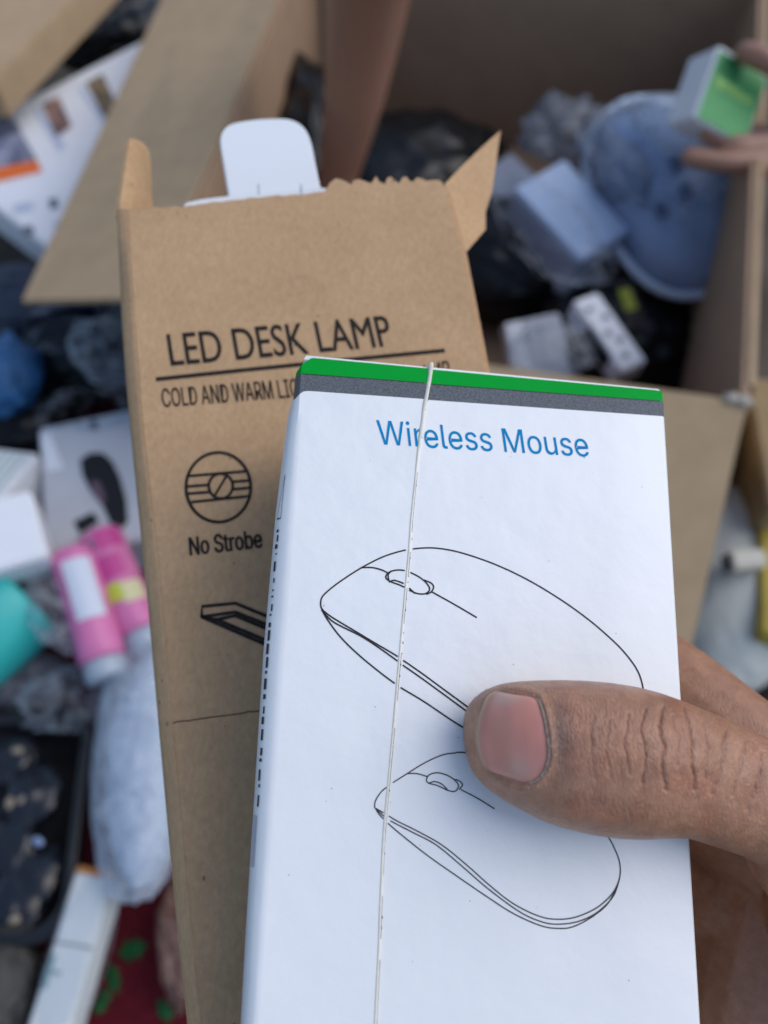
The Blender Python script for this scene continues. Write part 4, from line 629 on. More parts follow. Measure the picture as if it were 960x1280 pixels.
for sd_, (px, py) in enumerate(((22, 938), (28, 1000), (12, 1004), (48, 1052), (18, 1150))):  # small pale shapes stand in for glints on the tray contents
    c, ax = ball_axes(px, py, .054, .0055, .0035, .0025, sd_ * .9)
    mm = mat('tan_glint', (.32, .27, .20), .5, .5) if sd_ != 3 else mat('blue_glint', (.30, .40, .62), .3, .6)
    tag(crumple('glint_spot', c, ax, mm, 50 + sd_, .4, sub=3), 'blue highlight scrap in the black tray' if sd_ == 3 else 'tan highlight scrap in the black tray, ' + ('highest in the photo', 'second highest and nearer the right rim', 'just left of the one near the rim', '', 'lowest, by the near rim')[sd_], 'spot',
        None if sd_ == 3 else 'tan highlights in the tray')
# long white box in a clear sleeve, lower left
t, pl, fr = carton_good('long_white_box', 'long narrow white box with an orange end lying at the lower left', 'box',
                        [(96, 1082, .075), (144, 1090, .075), (30, 1290, .065)], .035, mat('ivory_card', (.66, .68, .66), .5, .4, var=.05, vscale=30))
patch('orange_end', fr, 'far', 0, 1, 0, .8, mat('orange_card', (.55, .22, .06), .6, .3), t)
patch('orange_end', fr, 'top', .05, .95, .0, .045, mat('orange_card', (.55, .22, .06), .6, .3), t)
patch('lid_seam', fr, 'top', 0, 1, .47, .482, mat('seam_grey', (.22, .23, .24), .6, .3), t)
patch('printed_mark', fr, 'top', .20, .42, .64, .66, mat('teal_grey_ink', (.2, .33, .33), .5, .4), t)
patch('printed_mark', fr, 'top', .06, .18, .55, .75, mat('teal_grey_ink', (.2, .33, .33), .5, .4), t)
p0, e1, e2, e3 = fr
cS = p0 + e1 * .55 + e2 * .52 + e3 * .4
tag(crumple('clear_sleeve', cS, (e1 * .72, e2 * .60, e3 * .70), thin_film, 61, .10), 'crinkled clear plastic sleeve around the long white box', 'sleeve')
# brown wrapper by the lower lamp box edge
bag('brown_wrapper', 'crumpled brown clear wrapper on the maroon cloth by the lamp box lower edge', 'bag', 222, 1180, .03, .018, .05, .018, .2, film_mat('brown_film', (.22, .12, .09), .5, .3), 71, .5)
bag('black_bag', 'dark grey bag at the bottom left corner below the tray', 'bag', -5, 1235, .04, .035, .05, .03, 0, mat('charcoal_bag', (.035, .033, .03), .5, .4, var=.3, vscale=30), 72, .3)

# ------------------------------------------------------------------ goods inside the carton
bag('black_bag', 'black bag bulging in the middle of the open carton', 'bag', 640, 320, .08, .13, .10, .07, .2, black_bag, 81, .25)
bag('black_bag', 'black bag at the back left of the open carton behind the reaching arm', 'bag', 500, 215, .08, .16, .12, .07, .4, black_bag, 82, .25)
bag('black_bag', 'narrow black bag added to darken the left wall of the open carton', 'bag', 385, 200, .11, .055, .20, .12, .13, black_bag, 85, .3)  # bag added to make the dark gap between wall and arm
bag('black_bag', 'black bag at the near right end of the open carton', 'bag', 770, 400, .07, .09, .12, .06, .4, black_bag, 83, .25)
bag('smoky_bag', 'smoky grey clear bag at the back of the open carton', 'bag', 704, 165, .15, .064, .058, .040, .5, smoke_film, 84, .5)
t, pl, fr = carton_good('pale_blue_box', 'plain pale blue white box standing tilted among black bags in the carton', 'box',
                        [(642, 235, .20), (706, 198, .21), (716, 332, .17)], .09, bluish_card)
t, pl, fr = carton_good('grey_box', 'small grey blue box half hidden behind the pointed flap of the lamp box', 'box',
                        [(590, 220, .16), (640, 190, .16), (612, 290, .14)], .04, mat('slate_card', (.16, .19, .25), .5, .4))
t, pl, fr = carton_good('white_box', 'wide white box in clear wrap near the front wall of the carton', 'box',
                        [(630, 405, .17), (700, 390, .18), (690, 478, .13)], .05, mat('grey_white_box', (.48, .50, .54), .5, .4))
patch('side_panel', fr, 'top', .02, .30, .0, 1, white_card, t)
t, pl, fr = carton_good('charger_box', 'narrow white box with black marks near the front wall of the carton', 'box',
                        [(716, 376, .19), (748, 364, .19), (782, 462, .17)], .03, white_card)
for a0, b0 in ((.2, .15), (.55, .3), (.25, .5), (.5, .62), (.3, .82)):
    patch('printed_mark', fr, 'top', a0, a0 + .22, b0, b0 + .06, mid_ink, t)
patch('dark_side', fr, 'left', .35, .8, 0, .8, black_print, t)
t, pl, fr = carton_good('lime_box', 'small dark box with a lime green end beside the narrow white box', 'box',
                        [(765, 350, .14), (790, 345, .14), (800, 400, .12)], .03, black_plastic)
patch('lime_patch', fr, 'top', .1, .7, .25, .75, lime_ink, t)
bag('clear_bag', 'clear wrap bunched over the wide white box in the carton', 'bag', 690, 440, .165, .05, .035, .022, .3, clear_film, 87, .3)
# blue round case with white rim and a wavy bag beside it
rc = Gw(834, 236, .20)
case = thing('blue_case', rc, 'blue padded pouch with a pale piped rim leaning on the right carton wall', 'pouch')
ca, cb = Vector((.93, .25, .27)).normalized(), Vector((-.30, .90, .33)).normalized(); cn_ = ca.cross(cb).normalized()
N_ = 40; V = [rc + cn_ * .028]; Fc = []
for j, (s, hgt) in enumerate(((.35, .026), (.65, .020), (.88, .010), (1.0, -.006), (.98, -.03))):
    for k in range(N_):
        an = 2 * math.pi * k / N_
        w = 1 + .05 * math.sin(3 * an + 1) + .03 * math.sin(7 * an)
        V.append(rc + ca * math.cos(an) * .074 * s * w + cb * math.sin(an) * .125 * s * w + cn_ * (hgt + .006 * noise.noise(Vector((an * 2, s * 5, 1)))))
for k in range(N_): Fc.append([0, 1 + k, 1 + (k + 1) % N_])
for j in range(4):
    for k in range(N_): Fc.append([1 + j * N_ + k, 1 + (j + 1) * N_ + k, 1 + (j + 1) * N_ + (k + 1) % N_, 1 + j * N_ + (k + 1) % N_])
Fc.append([1 + 4 * N_ + k for k in range(N_)][::-1])
o = mesh_obj('pouch_body', V, Fc, mat('periwinkle_fabric', (.27, .35, .50), .5, .4, var=.12, vscale=40), case, smooth=True); fix_normals(o)
rimp = [rc + ca * math.cos(2 * math.pi * k / 40) * .083 * (1 + .05 * math.sin(3 * 2 * math.pi * k / 40 + 1)) + cb * math.sin(2 * math.pi * k / 40) * .134 - cn_ * .012 for k in range(41)]
tube('piped_rim', rimp, .006, mat('pale_rim', (.60, .68, .78), .5, .4), case, seg=8, caps=False)
dotm = mat('navy_print', (.08, .11, .19), .5, .4)
for px, py in ((845, 205), (858, 238), (826, 262)):
    q = Plane(rc, cn_).hit(px, py, .031)
    mesh_obj('printed_mark', [q + ca * a * .006 + cb * b * .009 for a, b in ((-1, -1), (1, -1), (1, 1), (-1, 1))], [[0, 1, 2, 3]], dotm, case)
bag('smoky_bag', 'grey blue crumpled bag between the pale box and the blue pouch', 'bag', 776, 196, .21, .046, .085, .028, .15, smoke_film, 91, .45)
bag('milky_bag', 'pale milky bag hanging from the hand with the green box', 'bag', 846, 155, .25, .04, .055, .028, .6, white_film, 92, .2)

bag('clear_bag', 'big clear bag crinkled round the blue padded pouch in the carton', 'bag', 826, 190, .235, .075, .115, .03, .2, thin_film, 94, .5)
bag('clear_bag', 'thin clear bag around the pale blue white box in the carton', 'bag', 690, 290, .19, .05, .10, .035, .45, thin_film, 95, .4)
# ------------------------------------------------------------------ other people: reaching arm, hand with the green box
arm_pts = [((480, -420, .62), 52), ((474, -250, .68), 49), ((466, -90, .78), 46), ((456, 20, .86), 41), ((443, 120, .93), 33), ((424, 215, 1.0), 24), ((420, 262, 1.03), 23)]
parts = [capsule_chain([(Cw(*p), r * .001) for p, r in arm_pts], 20)]
parts.append(capsule_chain([(Cw(422, 270, 1.03), .024), (Cw(430, 320, 1.06), .034), (Cw(436, 345, 1.07), .030)], 16))
for k, (dx, ln) in enumerate(((-34, 60), (-12, 74), (10, 70), (30, 55))):
    parts.append(capsule_chain([(Cw(436 + dx * .8, 340, 1.065), .011), (Cw(438 + dx, 340 + ln * .5, 1.075), .0095), (Cw(446 + dx, 340 + ln, 1.06), .0085), (Cw(450 + dx, 340 + ln + 14, 1.045), .007)], 12))
parts.append(capsule_chain([(Cw(408, 295, 1.04), .014), (Cw(380, 330, 1.03), .012), (Cw(374, 362, 1.03), .0095)], 12))
arm = organic('person', parts, .004, 3, dark_skin)
tag(arm, 'bare forearm reaching straight down into the open carton', 'person')

hand2_z = .86
gb0, gb1, gb2 = Cw(899, 56, .85), Cw(962, 96, .87), Cw(873, 150, .85)
p0, e1, e2, e3, pl = slab(gb0, gb1, gb2, .05)
green_box = thing('green_box', p0 + e1 * .5 + e2 * .5, 'small white carton with a green end held up by a hand at the upper right', 'box')
e3v = (Cw(862, 72, .91) - Cw(899, 56, .85))
boxpts(p0, e1, e2, e3v, 'box_body', white_card, green_box, .002)
fr = (p0, e1, e2, e3v)
patch('green_face', fr, 'top', .04, .97, .05, .97, mat('green_card', (.07, .33, .10), .5, .4, var=.1, vscale=60), green_box)
patch('pale_print', fr, 'top', .12, .85, .38, .50, mat('pale_green_print', (.25, .50, .12), .5, .4, var=.5, vscale=150), green_box, .0016)
patch('dark_corner', fr, 'top', .1, .5, .08, .32, mat('deep_green_print', (.03, .2, .06), .5, .4), green_box, .0016)
patch('dark_edge', fr, 'far', .15, .9, .1, .3, mid_ink, green_box)
def ch(*pts): return capsule_chain([(Cw(x, y, z), r * .001) for x, y, z, r in pts], 14)
parts = [ch((1090, 235, .86, 26), (1040, 195, .875, 28), (1000, 170, .88, 26)),
         ch((1300, 420, .78, 38), (1180, 310, .82, 32), (1090, 235, .86, 26)),
         ch((1010, 195, .87, 12), (960, 196, .868, 10.5), (912, 203, .866, 11.5), (862, 196, .868, 9.5)),
         ch((1015, 175, .88, 12), (965, 178, .875, 10.5), (922, 180, .872, 11), (886, 168, .874, 9.5)),
         ch((1010, 155, .89, 11), (970, 163, .885, 9.5), (935, 166, .89, 8.5), (905, 162, .90, 7)),
         ch((1020, 215, .865, 11), (980, 214, .862, 9), (945, 212, .865, 8), (915, 207, .87, 6.5)),
         ch((1030, 160, .86, 15), (1000, 105, .85, 13), (962, 78, .84, 12.5), (932, 66, .845, 11))]
h2 = organic('person', parts, .003, 4, dark_skin)
tag(h2, 'dark hand gripping the small green ended carton at the upper right', 'person')

# ------------------------------------------------------------------ right edge: white sack, yellow and tan goods
bag('white_sack', 'grey white cloth sack at the right edge behind the hand', 'sack', 912, 730, .10, .062, .115, .06, -.25, mat('sack_cloth', (.50, .52, .49), .85, .2, var=.05, vscale=20), 101, .05)
t, pl, fr = carton_good('yellow_packet', 'yellow packet at the right edge above the hand', 'packet', [(950, 640, .17), (1010, 650, .17), (948, 790, .16)], .05, yellow_mat)
t, pl, fr = carton_good('tan_carton', 'tan carton at the right edge between the big carton and the yellow packet', 'carton', [(934, 470, .20), (1050, 480, .20), (934, 630, .20)], .15, mat('tan_board', (.30, .22, .12), .85, .2, var=.1, vscale=30))
t, pl, fr = carton_good('cream_block', 'small cream block lying on the white sack at the right edge', 'block', [(912, 688, .185), (956, 684, .185), (914, 712, .18)], .02, mat('cream_plastic', (.55, .52, .44), .6, .3))
patch('dark_end', fr, 'left', .1, .9, 0, .9, mid_ink, t)
bag('brown_bag', 'dark brown bag at the right edge just above the wrist', 'bag', 985, 870, .06, .06, .06, .04, .2, mat('dark_brown_bag', (.05, .03, .022), .6, .3, var=.3, vscale=20), 103, .3)

# ------------------------------------------------------------------ desk lamp box (held)
Z2 = .215
d1 = Vector((-591, -3480, 1067)); d2 = Vector((.3734, -.0494, .0456))
def c2w(d): return RT * d.x - UP * d.y + FW * d.z
LE1, LE2 = c2w(d2).normalized(), -c2w(d1).normalized()
LP = Plane(Cw(160, 262, Z2), LE1.cross(LE2)); LN = LP.n
LT = .030
lamp_box = thing('lamp_box', LP.hit(330, 760, -LT), 'torn open brown kraft desk lamp box held behind the white mouse box', 'box')
rr = random.Random(3)
top = [(160, 262)]
base_top = [(160, 262), (190, 260.5), (235, 257), (280, 251), (330, 246), (380, 242), (404, 239)]
for (x0, y0), (x1, y1) in zip(base_top, base_top[1:]):
    k = 6
    for i in range(1, k + 1):
        top.append((x0 + (x1 - x0) * i / k, y0 + (y1 - y0) * i / k + rr.uniform(-1.0, 1.0)))
top += [(408, 236), (413, 228), (420, 223), (428, 225), (436, 229), (440, 231), (441, 226), (448, 224), (455, 226), (463, 229), (466, 227), (470, 220), (474, 227), (481, 230), (484, 223), (488, 220.5), (494, 226), (499, 229), (503, 222), (508, 221), (512, 226), (516, 227.5), (521, 222), (527, 223), (533, 226), (541, 225), (548, 225), (553, 228)]
right = [(555, 233), (563, 262), (578, 318), (590, 380), (605, 458), (640, 619), (677, 790), (720, 985), (784, 1280), (806, 1380)]
left = [(160, 262), (164, 330), (169, 400), (174, 470), (180, 540), (189, 620), (198, 690), (206, 780), (213, 860), (221, 950), (231, 1060), (243, 1190), (253, 1280), (263, 1380)]
poly = top + right + left[::-1][:-1]
pts = [LP.hit(x, y) for x, y in poly]
prism('front_panel', pts, -LN * .0013, [kraft, raw_edge], lamp_box)
# rounded left corner strip and the side panel behind it
outer = [(146, 262), (149, 330), (152, 400), (157, 470), (163, 540), (171, 620), (178, 690), (187, 780), (194, 860), (202, 950), (212, 1060), (224, 1190), (234, 1280), (244, 1380)]
V = []; Fc = []; nn_ = 7
for (lx, ly), (ox, oy) in zip(left, outer):
    P0 = LP.hit(lx, ly, -.0001); P1 = LP.hit(ox, oy, -.0032)
    for k in range(5):
        t_ = k / 4; bulge = math.sin(t_ * math.pi) * .0004
        V.append(P0 + (P1 - P0) * t_ + LN * bulge + LE1 * 0)
    V.append(P1 - LN * .006 + LE1 * .0005); V.append(P1 - LN * (LT - .004) + LE1 * .001)
for j in range(len(left) - 1):
    for k in range(nn_ - 1): Fc.append([j * nn_ + k, j * nn_ + k + 1, (j + 1) * nn_ + k + 1, (j + 1) * nn_ + k])
o = mesh_obj('side_panel', V, Fc, kraft, lamp_box, smooth=True); fix_normals(o)
sm = o.modifiers.new('board', 'SOLIDIFY'); sm.thickness = .0010; sm.offset = -1
if o.data.polygons[0].normal.dot(LN) < 0: o.data.flip_normals()
rp = [LP.hit(x, y, -.0014) for x, y in right[:]]
V = rp + [p - LN * (LT - .003) - LE1 * .001 for p in rp]; m = len(rp)
o = mesh_obj('side_panel', V, [[i, i + 1, m + i + 1, m + i] for i in range(m - 1)], kraft, lamp_box)
sm = o.modifiers.new('board', 'SOLIDIFY'); sm.thickness = .0012; sm.offset = 1
bkq = [LP.hit(x, y, -LT) for x, y in ((172, 300), (560, 290), (780, 1370), (262, 1370))]
prism('back_panel', bkq, LN * .0012, kraft, lamp_box)
bq = [LP.hit(263, 1380, -.002), LP.hit(806, 1380, -.002)]
prism('base_panel', [bq[0], bq[1], bq[1] - LN * (LT - .004), bq[0] - LN * (LT - .004)], LE2 * .0012, kraft, lamp_box)
# dust flaps at the torn top
def flap_grid(name, rows, material, thick):
    V = []; Fc = []; w = len(rows[0])
    for r_ in rows:
        for (x, y, dz) in r_: V.append(LP.hit(x, y, -dz))
    for j in range(len(rows) - 1):
        for k in range(w - 1): Fc.append([j * w + k, j * w + k + 1, (j + 1) * w + k + 1, (j + 1) * w + k])
    o = mesh_obj(name, V, Fc, material, lamp_box, smooth=False)
    if sum(p.normal.dot(LN) for p in o.data.polygons) < 0: o.data.flip_normals()
    s_ = o.modifiers.new('board', 'SOLIDIFY'); s_.thickness = thick; s_.offset = -1
    return o
tab = flap_grid('dust_flap', [[(162, 173, .003), (171, 174, .006), (180, 179, .011), (187, 189, .016)],
                        [(158, 200, .003), (170, 203, .007), (181, 207, .012), (189, 212, .017)],
                        [(153, 232, .003), (168, 236, .007), (182, 238, .013), (190, 240, .018)],
                        [(148, 272, .003), (164, 272, .007), (180, 272, .013), (192, 272, .018)]], kraft, .0013)
flap_grid('dust_flap', [[(600, 186, .010), (612, 175, .0115), (626, 163, .013)],
                        [(577, 208, .006), (600, 200, .009), (622, 190, .012)],
                        [(556, 230, .003), (585, 228, .007), (615, 240, .011)],
                        [(561, 258, .003), (585, 262, .006), (607, 265, .010)],
                        [(568, 285, .003), (586, 288, .005), (607, 287, .009)],
                        [(577, 318, .003), (578, 319, .0035), (580, 318, .004)]], kraft, .0013)
# printing on the kraft face
lfn = lambda x, y: LP.hit(x, y, .00012)
ln_ = lambda name, pts_, w, closed=False, sm_=0: ribbon(name, [LP.hit(p[0], p[1], .00012) for p in (catmull(pts_, sm_, closed) if sm_ else pts_)], LN, w, kraft_ink, lamp_box, closed)
lettering('title_lettering', 'LED DESK LAMP', lfn, (214, 457), (492, 432), (208, 418), kraft_ink, lamp_box, LN, weight=.008)
ln_('printed_rule', [(195, 474), (300, 463), (430, 450), (556, 438)], .00105)
lettering('subtitle_lettering', 'COLD AND WARM LIGHT', lfn, (204, 509), (397, 494), (201, 486), kraft_ink, lamp_box, LN, font='nar', weight=.016)
lettering('subtitle_lettering', 'LAMP', lfn, (518, 482), (563, 473), (516, 459), kraft_ink, lamp_box, LN, font='nar', weight=.016)
circ = lambda cx, cy, rx, ry, n=40: [(cx + rx * math.cos(2 * math.pi * k / n), cy + ry * math.sin(2 * math.pi * k / n)) for k in range(n)]
ln_('icon_ring', circ(273, 609, 40.5, 43.5), .00074, True)
ln_('icon_ring', circ(276, 607.5, 15, 15.5), .00066, True)
for a, b in (((235, 595), (307, 589)), ((234, 608), (261, 606)), ((291, 602), (313, 600.5)), ((235, 617), (262, 615)), ((291, 611.5), (313, 609.5)), ((239, 627.5), (312, 620))):
    ln_('icon_line', [a, b], .00066)
ln_('icon_line', [(268, 620), (283, 595)], .0006)
lettering('caption_lettering', 'No Strobe', lfn, (238, 694), (328, 684), (236, 672), kraft_ink, lamp_box, LN, font='bold', weight=.06)
for pl_ in ([(252, 772), (252.6, 758), (294, 754), (336.5, 771.4), (420, 806)], [(252, 771), (294, 765), (336.5, 782), (420, 817)], [(268, 775), (294, 769.5), (336, 787), (420, 821)],
            [(252, 771), (332, 805.6), (420, 843)], [(270, 774), (334, 801), (420, 838)], [(252, 771), (270, 774.5)]):
    ln_('lamp_drawing', pl_, .00074)
# the scored tear line across the panel
cr = [(216 + k * 5, 903.5 - k * .72 + rr.uniform(-.7, .7)) for k in range(28)]
ribbon('crease_line', [LP.hit(x, y, .00010) for x, y in cr], LN, .00022, mat('crease_brown', (.07, .045, .03), .9, .1), lamp_box)

# desk lamp head poking out
lamp = thing('desk_lamp', LP.hit(340, 250, -.016), 'white plastic desk lamp with rounded end poking out of the torn kraft box', 'lamp')
hp = catmull([(296, 300), (290, 268), (284, 236), (279, 205), (275, 178), (278, 164), (290, 154), (318, 149), (345, 147.5), (364, 149), (379, 158), (388, 175), (394, 203), (401, 236), (410, 268), (418, 300)], 5)
hp = [LP.hit(p.x, p.y, -.008) for p in hp]
prism('lamp_head', hp, -LN * .006, white_plastic, lamp, bevel=.0009)
cpts = [LP.hit(p.x, p.y, -.0055) for p in catmull([(225, 300), (229, 258), (240, 251), (262, 247), (300, 243), (345, 239), (385, 234), (404, 234), (417, 240), (424, 258), (430, 300)], 4)]
collar = prism('lamp_collar', cpts, -LN * .002, white_plastic, lamp, bevel=.0005)
for xx in (323, 376):
    ribbon('mould_line', [LP.hit(xx, 230, -.0054), LP.hit(xx + .5, 243, -.0054)], LN, .0003, mat('mould_grey', (.2, .24, .28), .5, .4), collar)

# ------------------------------------------------------------------ wireless mouse box (held)
Z1 = .160
ZR = 1.0507
TL = Cw(374, 445, Z1); TR = Cw(830, 487, Z1 * ZR)
E1 = (TR - TL); W = E1.length; E1.normalize()
dM = c2w(Vector((142, -3647, 1067))).normalized(); E2 = -(dM - E1 * dM.dot(E1)).normalized()
MP = Plane(TL, E1.cross(E2)); MN = MP.n
LEN, T = .140, .028
mouse_box = thing('mouse_box', TL + E1 * W * .5 + E2 * LEN * .5 - MN * T, 'white wireless mouse box with green and grey top band held in front', 'box')
def uv(px, py):
    d = MP.hit(px, py) - TL; return d.dot(E1), d.dot(E2)
slit_px = [(540, 456), (538.5, 470), (535, 490), (531, 512), (527, 540), (521, 590), (516, 640), (512, 690), (508, 735), (504, 780), (497, 860), (488, 960), (481, 1040), (477, 1120), (474, 1200), (470, 1280), (466, 1400)]
suv = [uv(*p) for p in slit_px]
def slit_u(vv): return float(np.interp(vv, [s[1] for s in suv], [s[0] for s in suv]))
RAISE = .00030
def front(uu, vv, off=.0):
    z = RAISE if uu < slit_u(vv) else 0.0
    return TL + E1 * uu + E2 * vv + MN * (z + off)
def mfn(px, py, off=.00008):
    a, b = uv(px, py); return front(a, b, off)
def bulge(vv): return float(np.interp(vv, [0, .006, .012, .03, .055, .1, .13, .14], [.0002, .0005, .0014, .0022, .0025, .0019, .0012, .0010]))
rl, rr_ = .0022, .0009
FD = .0036
def flank(b, t):                              # (u, depth) along the paper bulging round the left edge, t = 0 at the crease
    a = (.16 + .84 * t) * math.pi / 2
    s0, c0 = math.sin(.16 * math.pi / 2), math.cos(.16 * math.pi / 2)
    return (.0006 - (b + .0006) * (math.sin(a) - s0) / (1 - s0), FD * (c0 - math.cos(a)) / c0 - RAISE * (1 - t))
def profile(vv):
    """(u, depth) round the box: right front corner -> front -> left -> back"""
    P = []
    for k in range(4):
        a = math.pi / 2 * k / 3; P.append((W - rr_ + rr_ * math.cos(a), rr_ - rr_ * math.sin(a)))
    su = slit_u(vv)
    for s in (.75, .5, .25): P.append((su + (W - rr_ - su) * s, 0))
    P += [(su + .00012, 0), (su - .00012, -RAISE)]
    for s in (.66, .33): P.append((rl + (su - rl) * s, -RAISE))
    for uu in (.0046, .0034, .0022, .0013): P.append((uu, -RAISE))
    b = bulge(vv)
    for k in range(9):
        P.append(flank(b, k / 8))
    for q_ in (.3, .5, .75, .95): P.append((-b * (1 - max(0, q_ - .4) * .5), FD + (T - FD) * q_))
    P += [(-b * .6 + .001, T), (W * .5, T), (W - .001, T), (W, T - .001), (W, T * .5)]
    return P
def g_of(uu): return .0037 + (.0025 - .0037) * max(0, min(1, uu / W))
def y_of(uu): return g_of(uu) + .0034 - .0002 * max(0, min(1, uu / W))
base_v = [0, .0004, -1, -2] + [.0085 + (LEN - .0085) * (k / 44) for k in range(45)]
V = []; Fc = []; mi = []; npf = None
for j, bv in enumerate(base_v):
    pr = profile(max(bv, .004) if bv >= 0 else .006)
    npf = len(pr)
    for (uu, zz) in pr:
        if bv == -1: vv = g_of(uu)
        elif bv == -2:
            vv = y_of(uu) + (.0012 if uu < .0015 else 0) * min(1, (.0015 - uu) / .0015 if uu < .0015 else 0)
        else: vv = bv
        if j < 2: vv += max(0, .0021 - max(uu, 0)) * 1.0
        ins = .0005 if j == 0 else 0
        V.append(TL + E1 * (uu + (ins if uu < W * .1 else -ins if uu > W * .9 else 0)) + E2 * vv - MN * (zz + ins if zz < T * .5 else zz - ins))
for j in range(len(base_v) - 1):
    for k in range(npf):
        k2 = (k + 1) % npf
        Fc.append([j * npf + k, j * npf + k2, (j + 1) * npf + k2, (j + 1) * npf + k]); mi.append(1 if j < 2 else 2 if j == 2 else 0)
Fc.append(list(range(npf))); mi.append(0)
Fc.append(list(range((len(base_v) - 1) * npf, len(base_v) * npf))[::-1]); mi.append(0)
body = mesh_obj('box_body', V, Fc, [white_print, green_print, grey_print], mouse_box, midx=mi)
fix_normals(body)
# smooth only round corners
for p_ in body.data.polygons: p_.use_smooth = True
try:
    body.data.set_sharp_from_angle(angle=R(28))
except Exception: pass
# white lid edge standing just above the green band
prism('lid_flap', [front(.0013, -.0006 - .0), front(W - .0006, -.0005), front(W - .0002, .0003), front(.0008, .0004)], -MN * .0022, white_print, mouse_box, .0001).location = -MN * .0009
e_ = [TL + E1 * uu + E2 * (g_of(uu) + .00003) + MN * (.00006 + (RAISE if uu < slit_u(g_of(uu)) else 0)) for uu in np.linspace(.0008, W - .001, 50)]
ribbon('band_line', e_, MN, .00014, mat('dark_green_ink', (.01, .05, .02), .5, .2), mouse_box)
# slit: raised cream paper lip
sp = catmull(slit_px, 6); lip = []
for i, p in enumerate(sp):
    a, b = uv(p.x + .5 * noise.noise(Vector((i * .2, 1, 2))), p.y); 
    lip.append(TL + E1 * (a - .0002) + E2 * b + MN * (RAISE * .9))
rad = [max(.00021, .00046 - .00025 * (q.y - 450) / 160) * (1 + .15 * noise.noise(Vector((i * .22, 7, 1)))) for i, q in enumerate(sp)]
lip = [lip[0] - E2 * .0001 - MN * .0011] + lip; rad = [.00040] + rad
tube('slit_lip', lip, rad, cream_edge, mouse_box, seg=10, squash=.8)
# flat dark strips painting the shade inside the cut, here and there
gapm = mat('gap_shade_brown', (.10, .085, .07), .9, .1); run = []
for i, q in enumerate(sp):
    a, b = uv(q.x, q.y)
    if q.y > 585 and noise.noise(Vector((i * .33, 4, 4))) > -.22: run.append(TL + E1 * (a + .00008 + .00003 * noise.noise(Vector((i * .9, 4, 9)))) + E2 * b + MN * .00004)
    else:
        if len(run) > 1: ribbon('slit_gap_shade', run, MN, .00017, gapm, mouse_box)
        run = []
if len(run) > 1: ribbon('slit_gap_shade', run, MN, .00017, gapm, mouse_box)
# tiny dark specks painting small shadows and gaps beside the lip
for i in range(30):
    q = sp[rr.randrange(10, len(sp) - 3)]; a, b = uv(q.x, q.y)
    c_ = TL + E1 * (a + .00016 + rr.random() * .0001) + E2 * b + MN * .00007; s_ = rr.uniform(.00005, .00012)
    mesh_obj('shade_and_dirt_speck', [c_ - E1 * s_ * .6 - E2 * s_ * 2, c_ + E1 * s_ * .6 - E2 * s_, c_ + E1 * s_ * .5 + E2 * s_ * 2, c_ - E1 * s_ * .7 + E2 * s_], [[0, 1, 2, 3]], mat('lip_shade', (.06, .05, .045), .9, .1), mouse_box)
for i in range(46):
    a, b = rr.uniform(.004, W - .003), rr.uniform(.012, LEN - .02); c_ = front(a, b, .00005); s_ = rr.uniform(.00003, .00010)
    mesh_obj('shade_and_dirt_speck', [c_ - E1 * s_ - E2 * s_, c_ + E1 * s_ - E2 * s_ * .7, c_ + E1 * s_ * .8 + E2 * s_, c_ - E1 * s_ * .9 + E2 * s_ * .8], [[0, 1, 2, 3]], mat('dirt_pale', (.25, .25, .25), .9, .1), mouse_box)
# lettering
V, Fc = glyph_mesh('sans', 'Wireless Mouse')
x0 = min(q.x for q in V); x1 = max(q.x for q in V)
Apt, Bpt, Tpt = uv(473, 556), uv(737, 571), uv(470, 526)
WV = []
for q in V:
    s = (q.x - x0) / (x1 - x0); h = q.y
    WV.append(front(Apt[0] + (Bpt[0] - Apt[0]) * s + (Tpt[0] - Apt[0]) * h, Apt[1] + (Bpt[1] - Apt[1]) * s + (Tpt[1] - Apt[1]) * h, .00008))
o = mesh_obj('title_lettering', WV, Fc, blue_print, mouse_box)
if sum(p.normal.dot(MN) for p in o.data.polygons) < 0: o.data.flip_normals()
# line drawings of the mouse
def mline(name, pts_, w, m_, closed=False, n=8):
    q = catmull(pts_, n, closed); W3 = []
    segs = [[]]; lastside = None
    for p in q + ([q[0]] if closed else []):
        a, b = uv(p.x, p.y); side = a < slit_u(b)
        gap = abs(a - slit_u(b)) < .00035
        if gap:
            if segs[-1]: segs.append([])
            continue
        segs[-1].append(front(a, b, .00008))
    for s in segs:
        if len(s) > 1: ribbon(name, s, MN, w, m_, mouse_box)
big = .00026; small = .00019
mline('mouse_drawing', [(404, 764), (401, 758), (402, 748), (410, 739), (427, 726), (452, 710), (480, 696), (507, 688), (530, 685), (552, 686), (580, 692), (620, 706), (660, 725), (700, 749), (735, 774), (762, 797), (780, 815), (795, 835), (802, 852), (804, 868), (800, 890)], big, black_print)
mline('mouse_drawing', [(452, 710), (465, 710), (477, 713), (485, 717)], big, black_print)
mline('mouse_drawing', [(482, 722), (486, 716), (497, 713), (511, 715), (525, 722), (534, 730), (537, 737), (532, 742), (522, 742), (510, 737), (500, 732), (487, 727)], big, black_print, True)
mline('mouse_drawing', [(486, 728), (493, 726), (506, 731), (519, 742)], big, black_print)
mline('mouse_drawing', [(489, 714), (485, 719), (486, 727)], big, black_print)
mline('mouse_drawing', [(530, 725), (539, 729), (542, 734), (539, 740), (533, 743)], big, black_print)
mline('mouse_drawing', [(540, 740), (567, 755), (596, 772)], big, black_print)
mline('mouse_drawing', [(402, 762), (415, 772), (445, 790), (470, 805), (497, 821), (525, 840), (555, 862), (600, 895)], big, black_print)
mline('mouse_drawing', [(402, 763), (417, 778), (450, 795), (475, 811), (500, 829), (530, 850), (582, 888), (605, 905)], big, black_print)
